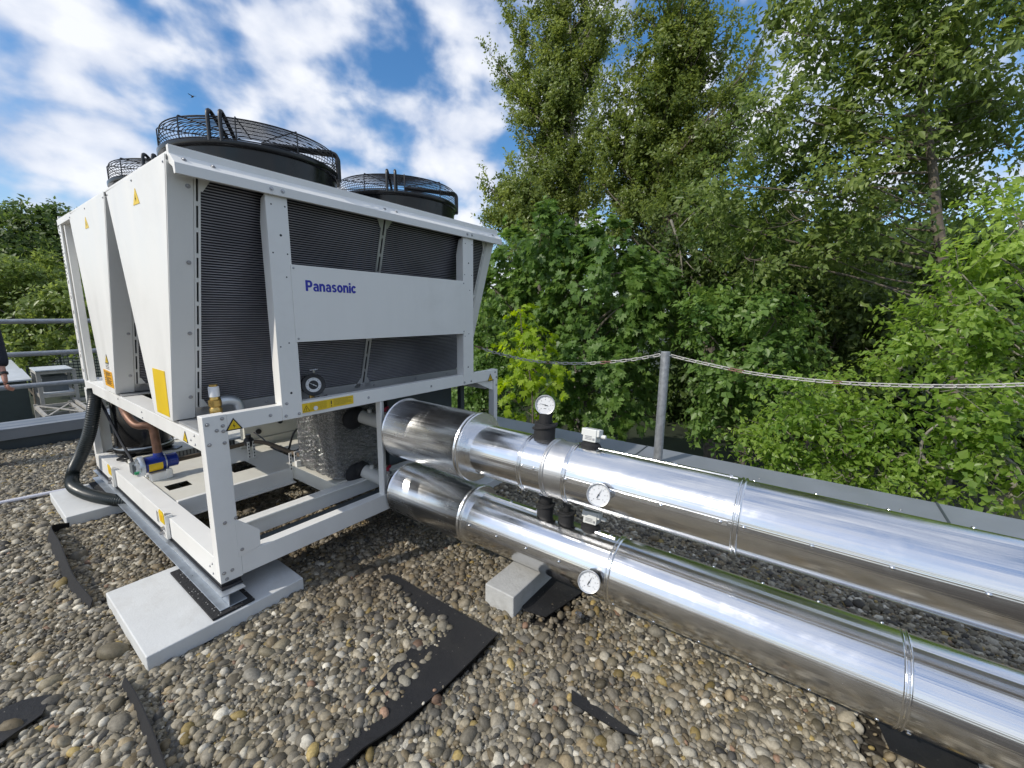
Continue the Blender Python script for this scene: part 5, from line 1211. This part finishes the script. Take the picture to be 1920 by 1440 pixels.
def PB(lst, X, cov, size, wid, per_twig, tone=.5, tv=.12, xv=.6, dr=1.0, kfac=1.0):
    """blobs from (u, v, ru, rv) sight-line discs placed at world x = X(+-xv)"""
    out = []
    for q in lst:
        u, v, ru, rv = q[:4]; x = (q[4] if len(q) > 4 else X)+rng.uniform(-xv, xv); c = atx(u, v, x); d = depth_of(c)
        RU, RV = ru/FPX*d, rv/FPX*d; lp = .5*size*size*wid*(FPX/d)**2*.62*kfac
        nt_ = 2.3*cov*math.pi*ru*rv/max(lp, .3)/per_twig
        out.append((c, (RU*.8 if False else (RU+RV)/2*dr, RU, RV), max(2, nt_), tone+rng.uniform(-tv, tv)))
    return out
GZ0 = -3.4
def foot(p, dx=0, dy=0): return np.array((p[0]+dx, p[1]+dy, GZ0))

# tall poplars: upswept plumes that taper to their tips
def plumes(lst, nb=7):
    out = []
    for (u0, v0, u1, v1, w) in lst:
        for k in range(nb):
            t = k/(nb-1); bow = 14*math.sin(math.pi*t); out.append((u0+(u1-u0)*t**.85+(-bow if u1 < u0 else bow)*.5, v0+(v1-v0)*t, w*(1-.72*t**1.3)*.75, w*(1-.6*t)))
    return out
X = 15.0
bl = PB(plumes([(1052,215,950,5,36),(1062,200,1000,-60,36),(1065,190,1045,-70,40),(1080,180,1125,-50,36),(1085,170,1150,-10,26),(1050,262,918,100,26),(1055,250,952,150,32),(1060,330,955,205,27),(1070,340,1040,180,36),(1085,350,1112,190,34),(1045,395,985,290,30),(1095,400,1128,280,26),(1068,80,1070,-160,40),(1060,400,1020,300,32)]), X, 1.25, .095, .62, 12, .52, xv=.5)
tree('poplar_tree', 'tall slender poplar at the left edge of the trees, top cut off by the picture', 'tree', [foot(atx(1085, 700, X)), atx(1085, 600, X), atx(1080, 400, X), atx(1073, 230, X), atx(1070, 60, X), atx(1066, -160, X)], [.26, .22, .17, .13, .09, .03], bl, 'poplar', 'oval', .095, .66, 12, .55, 'poplars', 'palebark', limb_r=.018, subs=2, droop=.05, up=.9, spread=.25, clump=.13)
X = 14.0
bl = PB(plumes([(1215,330,1180,20,46),(1225,300,1225,-70,48),(1235,300,1270,-60,48),(1245,300,1335,-10,42),(1260,300,1375,45,38),(1270,310,1432,72,30),(1280,320,1410,130,34),(1290,330,1425,190,30),(1205,320,1132,150,34),(1195,350,1120,240,34),(1180,420,1125,330,32),(1220,420,1200,300,44),(1260,400,1300,260,42),(1240,250,1290,-120,44),(1290,380,1370,270,36),(1250,180,1320,20,40)]), X, 1.25, .095, .62, 12, .48, xv=.7)
tree('poplar_tree', 'broad olive green poplar right of the slender one', 'tree', [foot(atx(1345, 720, X)), atx(1325, 600, X), atx(1255, 430, X), atx(1232, 260, X), atx(1250, 80, X), atx(1262, -160, X)], [.32, .28, .22, .17, .11, .03], bl, 'poplar', 'oval', .095, .66, 12, .55, 'poplars', 'bark', limb_r=.02, subs=2, droop=.06, up=.85, spread=.25, clump=.13)
X = 12.5
bl = PB(plumes([(1005,430,955,318,34),(1000,430,915,345,30),(995,425,903,415,20),(1005,440,995,340,34),(1010,450,940,400,24)], 6), X, 1.4, .095, .62, 12, .55, xv=.4)
tree('poplar_tree', 'low rounded poplar crown reaching left above the roof end of the unit', 'tree', [foot(atx(1012, 640, X)), atx(1012, 560, X), atx(1010, 500, X), atx(1005, 430, X)], [.15, .13, .10, .05], bl, 'poplar', 'oval', .105, .62, 12, .55, 'poplars', 'bark', limb_r=.016, subs=2, droop=.08, up=.6, spread=.25)
# maples behind the parapet
X = 8.6
bl = PB([(960,475,46,36),(1015,440,50,38),(1085,462,55,42),(1150,455,45,36),(930,545,38,42),(1000,535,56,44),(1080,535,56,46),(1155,512,55,42),(1205,545,46,36),(1230,500,36,32),(1010,612,52,42),(1085,612,56,46),(1160,602,56,46),(1215,605,40,42),(1090,690,55,42),(1160,682,46,40),(1060,762,55,36),(1135,765,50,36),(1185,735,38,36),(1000,690,45,42)], X, 2.3, .13, 1.15, 9, .45, xv=.7)
tree('maple_tree', 'dense dark green maple filling the gap beside the far end of the unit', 'tree', [foot(atx(1100, 800, X)), atx(1100, 740, X), atx(1095, 620, X), atx(1080, 520, X), atx(1070, 440, X)], [.15, .13, .10, .07, .03], bl, 'maple', 'palm', .115, 1.0, 9, .45, 'maples', 'bark', droop=.4, up=.1, flat=.5)
X = 9.5
bl = PB([(905,600,26,40),(930,650,30,45),(915,700,30,36),(905,660,25,36),(880,740,30,25),(845,760,45,25),(900,770,45,25),(950,780,40,25),(815,768,40,20)], X, 2.2, .12, .8, 9, .5, xv=.5)
tree('shrub', 'loose green shrub seen below and beside the far end of the unit', 'shrub', [foot(atx(905, 860, X)), atx(905, 780, X), atx(912, 690, X), atx(915, 620, X)], [.08, .07, .05, .02], bl, 'maple', 'oval', .11, .7, 9, .4, 'shrubs behind the parapet', 'bark', droop=.3, up=.2)
X = 6.6
bl = PB([(975,588,13,18),(987,625,22,22),(968,655,26,20),(1008,655,30,18),(980,695,30,18),(1026,690,20,12),(955,735,26,16),(1005,735,32,15),(985,775,24,12),(1038,715,16,8)], X, .95, .10, 1.1, 8, .55, xv=.18)
tree('maple_sapling', 'small yellow green maple sapling beside the far end of the unit', 'sapling', [foot(atx(1000, 830, X)), atx(999, 780, X), atx(993, 700, X), atx(980, 630, X), atx(975, 575, X)], [.035, .03, .025, .015, .008], bl, 'lime', 'palm', .10, 1.0, 8, .34, None, 'bark', limb_r=.008, subs=3, droop=.45, up=.1, flat=.4)
# mid shrubs
X = 8.0
bl = PB([(1345,580,40,32),(1400,560,45,32),(1330,640,42,36),(1400,630,50,38),(1455,600,40,36),(1470,660,45,36),(1380,700,50,32),(1440,740,46,32),(1370,760,40,28),(1310,600,30,25),(1350,800,36,22)], X, 2.2, .10, .7, 10, .5, xv=.5)
tree('shrub', 'mid green bushy shrub right of the dark gap behind the steel post', 'shrub', [foot(atx(1400, 840, X)), atx(1400, 760, X), atx(1395, 660, X), atx(1385, 580, X)], [.09, .08, .05, .02], bl, 'maple', 'oval', .10, .72, 10, .4, 'shrubs behind the parapet', 'bark', droop=.25, up=.25)
X = 10.5
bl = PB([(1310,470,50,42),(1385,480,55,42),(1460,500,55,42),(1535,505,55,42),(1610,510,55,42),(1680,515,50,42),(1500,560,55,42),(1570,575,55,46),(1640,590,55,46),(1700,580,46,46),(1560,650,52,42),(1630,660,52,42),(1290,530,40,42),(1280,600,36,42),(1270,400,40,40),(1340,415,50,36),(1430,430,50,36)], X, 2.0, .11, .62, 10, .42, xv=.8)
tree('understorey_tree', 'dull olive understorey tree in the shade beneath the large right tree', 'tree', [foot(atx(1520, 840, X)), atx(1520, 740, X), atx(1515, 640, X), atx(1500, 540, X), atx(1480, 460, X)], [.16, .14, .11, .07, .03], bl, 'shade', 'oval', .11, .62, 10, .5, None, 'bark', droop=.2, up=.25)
# large open tree at the right
X = 8.2
C1 = [(1480,60,46,28),(1560,25,52,28),(1640,40,52,30),(1720,15,52,30),(1800,40,52,30),(1885,20,52,30),(1455,135,42,26),(1535,112,52,28),(1625,120,52,30),(1700,100,52,30),(1785,110,52,30),(1872,100,52,30),(1435,208,42,24),(1515,195,50,26),(1600,188,52,28),(1680,182,50,28),(1765,180,50,28),(1845,185,50,28),(1905,190,40,28),
      (1390,288,42,24),(1475,285,50,26),(1560,262,52,28),(1640,265,50,28),(1720,255,50,26),(1800,255,50,26),(1885,270,46,26),(1355,345,42,26),(1440,352,50,28),(1520,345,50,28),(1600,335,50,28),(1680,335,50,26),(1785,325,50,24),(1335,412,42,26),(1420,425,50,28),(1500,412,50,28),(1580,405,50,28),(1660,405,46,28),(1800,395,40,24),(1400,485,46,26),(1480,495,50,26),(1560,485,50,26),(1640,485,46,26),(1480,-50,50,30),(1600,-50,60,40),(1720,-60,60,40),(1850,-50,60,40)]
C1 = [q for q in C1 if not (q[0] < 1470 and q[1] < 150)]
C1 = [q+((X+1.2,) if 1690 < q[0] < 1810 and q[1] > 150 else ()) for q in C1]
bl = PB(C1, X, 1.25, .088, .55, 14, .52, tv=.2, xv=1.1)
tree('ash_tree', 'large open crowned tree at the right with its grey trunk showing', 'tree', [foot(atx(1800, 800, X)), atx(1798, 700, X), atx(1775, 540, X), atx(1757, 410, X), atx(1747, 300, X), atx(1728, 160, X), atx(1722, 0, X), atx(1722, -80, X)], [.15, .14, .12, .105, .085, .06, .04, .015], bl, 'robinia', 'long', .088, .55, 14, .60, None, 'bark', limb_r=.012, subs=9, rise=.30, droop=.25, up=.12, flat=.7, clump=.13)
# bright shrubs right at the parapet
X = 5.5
bl = PB([(1895,372,38,30),(1905,430,36,36),(1870,480,46,32),(1800,510,36,22),(1905,530,40,36),(1840,560,52,32),(1760,575,46,24),(1720,610,36,20),(1820,620,56,30),(1900,620,40,36),(1750,660,56,28),(1690,690,46,24),(1830,690,56,30),(1900,700,40,36)], X, 1.05, .066, .55, 9, .55, tv=.28, xv=.4)
tree('hornbeam', 'bright yellow green hornbeam reaching in at the right edge above the chain', 'tree', [foot(atx(1990, 900, X)), atx(1985, 800, X), atx(1960, 640, X), atx(1930, 500, X), atx(1910, 400, X)], [.07, .06, .05, .035, .015], bl, 'bright', 'oval', .066, .58, 9, .36, 'bright hornbeams', 'palebark', limb_r=.012, droop=.3, up=.05, flat=.9, spread=.3, clump=.12)
X = 5.2
bl = PB([(1480,735,36,18),(1540,735,40,18),(1600,740,40,18),(1500,775,46,22),(1570,785,52,24),(1640,790,46,24),(1450,785,30,18),(1470,830,42,22),(1540,835,52,26),(1620,840,52,26),(1430,860,34,18),(1500,885,46,20),(1580,890,52,24),(1660,890,50,24),(1700,850,40,26),(1740,910,46,20),(1400,800,25,18)], X, 1.05, .062, .6, 9, .52, tv=.28, xv=.35)
tree('hornbeam', 'bright leafy hornbeam shrub spilling over the parapet below the chain', 'shrub', [foot(atx(1590, 960, X)), atx(1590, 900, X), atx(1580, 820, X), atx(1560, 760, X)], [.05, .045, .03, .012], bl, 'bright', 'oval', .064, .6, 9, .32, 'bright hornbeams', 'palebark', limb_r=.010, droop=.3, up=.1, flat=.8, clump=.12)
X = 5.0
bl = PB([(1880,780,42,22),(1830,790,36,20),(1895,835,36,28),(1850,860,36,26),(1900,890,30,28),(1830,920,40,20),(1780,870,36,24),(1900,930,36,20),(1770,780,36,26),(1790,730,40,24)], X, 1.1, .068, .8, 8, .45, tv=.25, xv=.3)
tree('hazel_shrub', 'round leaved hazel shrub at the right edge above the parapet', 'shrub', [foot(atx(1900, 1010, X)), atx(1895, 950, X), atx(1880, 860, X), atx(1870, 790, X)], [.045, .04, .025, .012], bl, 'bright', 'oval', .070, .8, 8, .30, None, 'palebark', limb_r=.010, droop=.25, up=.1, flat=.6)
# a twisted pale branch and a dead broken branch
def dead_branch(name, label, X, paths):
    P0 = atx(*paths[0][0][:2], X); t = thing(name, label, 'branch', tuple(P0)); b = MB()
    for P in paths:
        Q = smooth_path([atx(u, v, X) for u, v, r in P], 5); rr = np.interp(np.linspace(0, len(P)-1, len(Q)), range(len(P)), [r for u, v, r in P]); b.tube(Q, list(rr), 6)
    b.build('twigs', M['palebark'], t)
dead_branch('dead_branch', 'bare broken branch hanging pale in front of the dark trees', 9.6, [[(1258,412,.03),(1275,470,.022),(1280,520,.016),(1290,545,.010),(1294,558,.004)],[(1278,480,.012),(1300,505,.009),(1318,520,.004)],[(1262,440,.012),(1300,400,.008),(1330,385,.004)],[(1276,500,.01),(1262,520,.006),(1250,530,.003)],[(1282,470,.01),(1310,485,.006),(1335,480,.003)]])
dead_branch('dead_branch', 'pale twisted bare branch curling among the shrubs at the right', 4.9, [[(1850,870,.012),(1790,878,.013),(1745,872,.013),(1727,845,.013),(1735,815,.012),(1760,795,.008)],[(1727,850,.008),(1722,870,.005)],[(1905,870,.010),(1915,890,.008)]])
# trees beyond the left railing
def AB(lst, d0, cov, size, wid, per_twig, tone=.5, dv=1.0):
    out = []
    for (u, v, ru, rv) in lst:
        d = d0+rng.uniform(-dv, dv); c = at(u, v, d); RU, RV = ru/FPX*d*.8, rv/FPX*d; lp = .5*size*size*wid*(FPX/d)**2*.62
        out.append((c, (RU, (RU+RV)/2, RV), max(2, 1.8*cov*math.pi*ru*rv/max(lp, .3)/per_twig), tone+rng.uniform(-.12, .12)))
    return out
bl = AB([(20,420,40,22),(70,410,36,22),(110,425,36,26),(0,455,40,32),(60,455,42,32),(115,465,36,32),(160,460,40,40),(30,490,46,30),(100,500,40,30),(-50,430,46,36),(-60,490,46,36),(150,520,40,36),(210,480,40,40),(-130,470,50,46)], 24, 2.6, .22, .62, 9, .35)
tree('beech_tree', 'dark green tree crown rising highest beyond the left railing', 'tree', [foot(at(60, 620, 24)), at(60, 580, 24), at(60, 500, 24), at(62, 430, 24)], [.35, .3, .2, .06], bl, 'far', 'oval', .22, .62, 9, 1.0, 'trees beyond the left railing', 'bark', droop=.2, up=.3)
bl = AB([(20,520,40,26),(75,515,36,26),(120,530,30,26),(0,560,36,28),(55,560,40,28),(105,570,36,28),(30,600,40,28),(90,610,36,26),(-45,540,42,36),(-50,600,42,32),(20,640,36,24),(75,650,40,18),(130,630,30,24),(150,580,40,36)], 20, 2.6, .18, .62, 9, .72)
tree('field_maple', 'sunlit yellow green tree in front of the dark crown beyond the railing', 'tree', [foot(at(60, 690, 20)), at(60, 650, 20), at(58, 590, 20), at(55, 530, 20)], [.25, .2, .14, .05], bl, 'robinia', 'oval', .18, .62, 9, .8, 'trees beyond the left railing', 'bark', droop=.2, up=.3)
bl = AB([(50,705,26,14),(70,690,26,16),(90,720,24,14),(40,690,24,14)], 27, 2.4, .18, .62, 8, .75, .4)
tree('shrub', 'small sunlit shrub between the pale sheds and the yard fence', 'shrub', [foot(at(62, 740, 27)), at(62, 722, 27), at(62, 700, 27)], [.08, .06, .03], bl, 'robinia', 'oval', .18, .62, 8, .6, None, 'bark')
# woodland mass far behind everything at the right
wl = PB([(u, v, 75, 55, 20+2.5*math.sin(u*.05+v)) for u in range(860, 2300, 90) for v in (560, 640, 720, 790)]+[(u, v, 70, 48, 19) for u in range(1290, 2300, 95) for v in (480,)]+[(u, 470, 55, 30, 18) for u in (1000, 1080, 1160, 1230)], 20, 1.7, .20, .7, 9, .3, xv=1.5)
me, tw_, n_ = crown_mesh('woodland', wl, 'oval', .20, .7, 9, .8, LEAF['far'], droop=.2, up=.2); TOTAL[0] += n_
o = bpy.data.objects.new('woodland', me); link(o); tag(o, 'dark mass of woodland closing the view behind the separate trees', 'woodland', kind='stuff')
print('leaves', TOTAL[0])
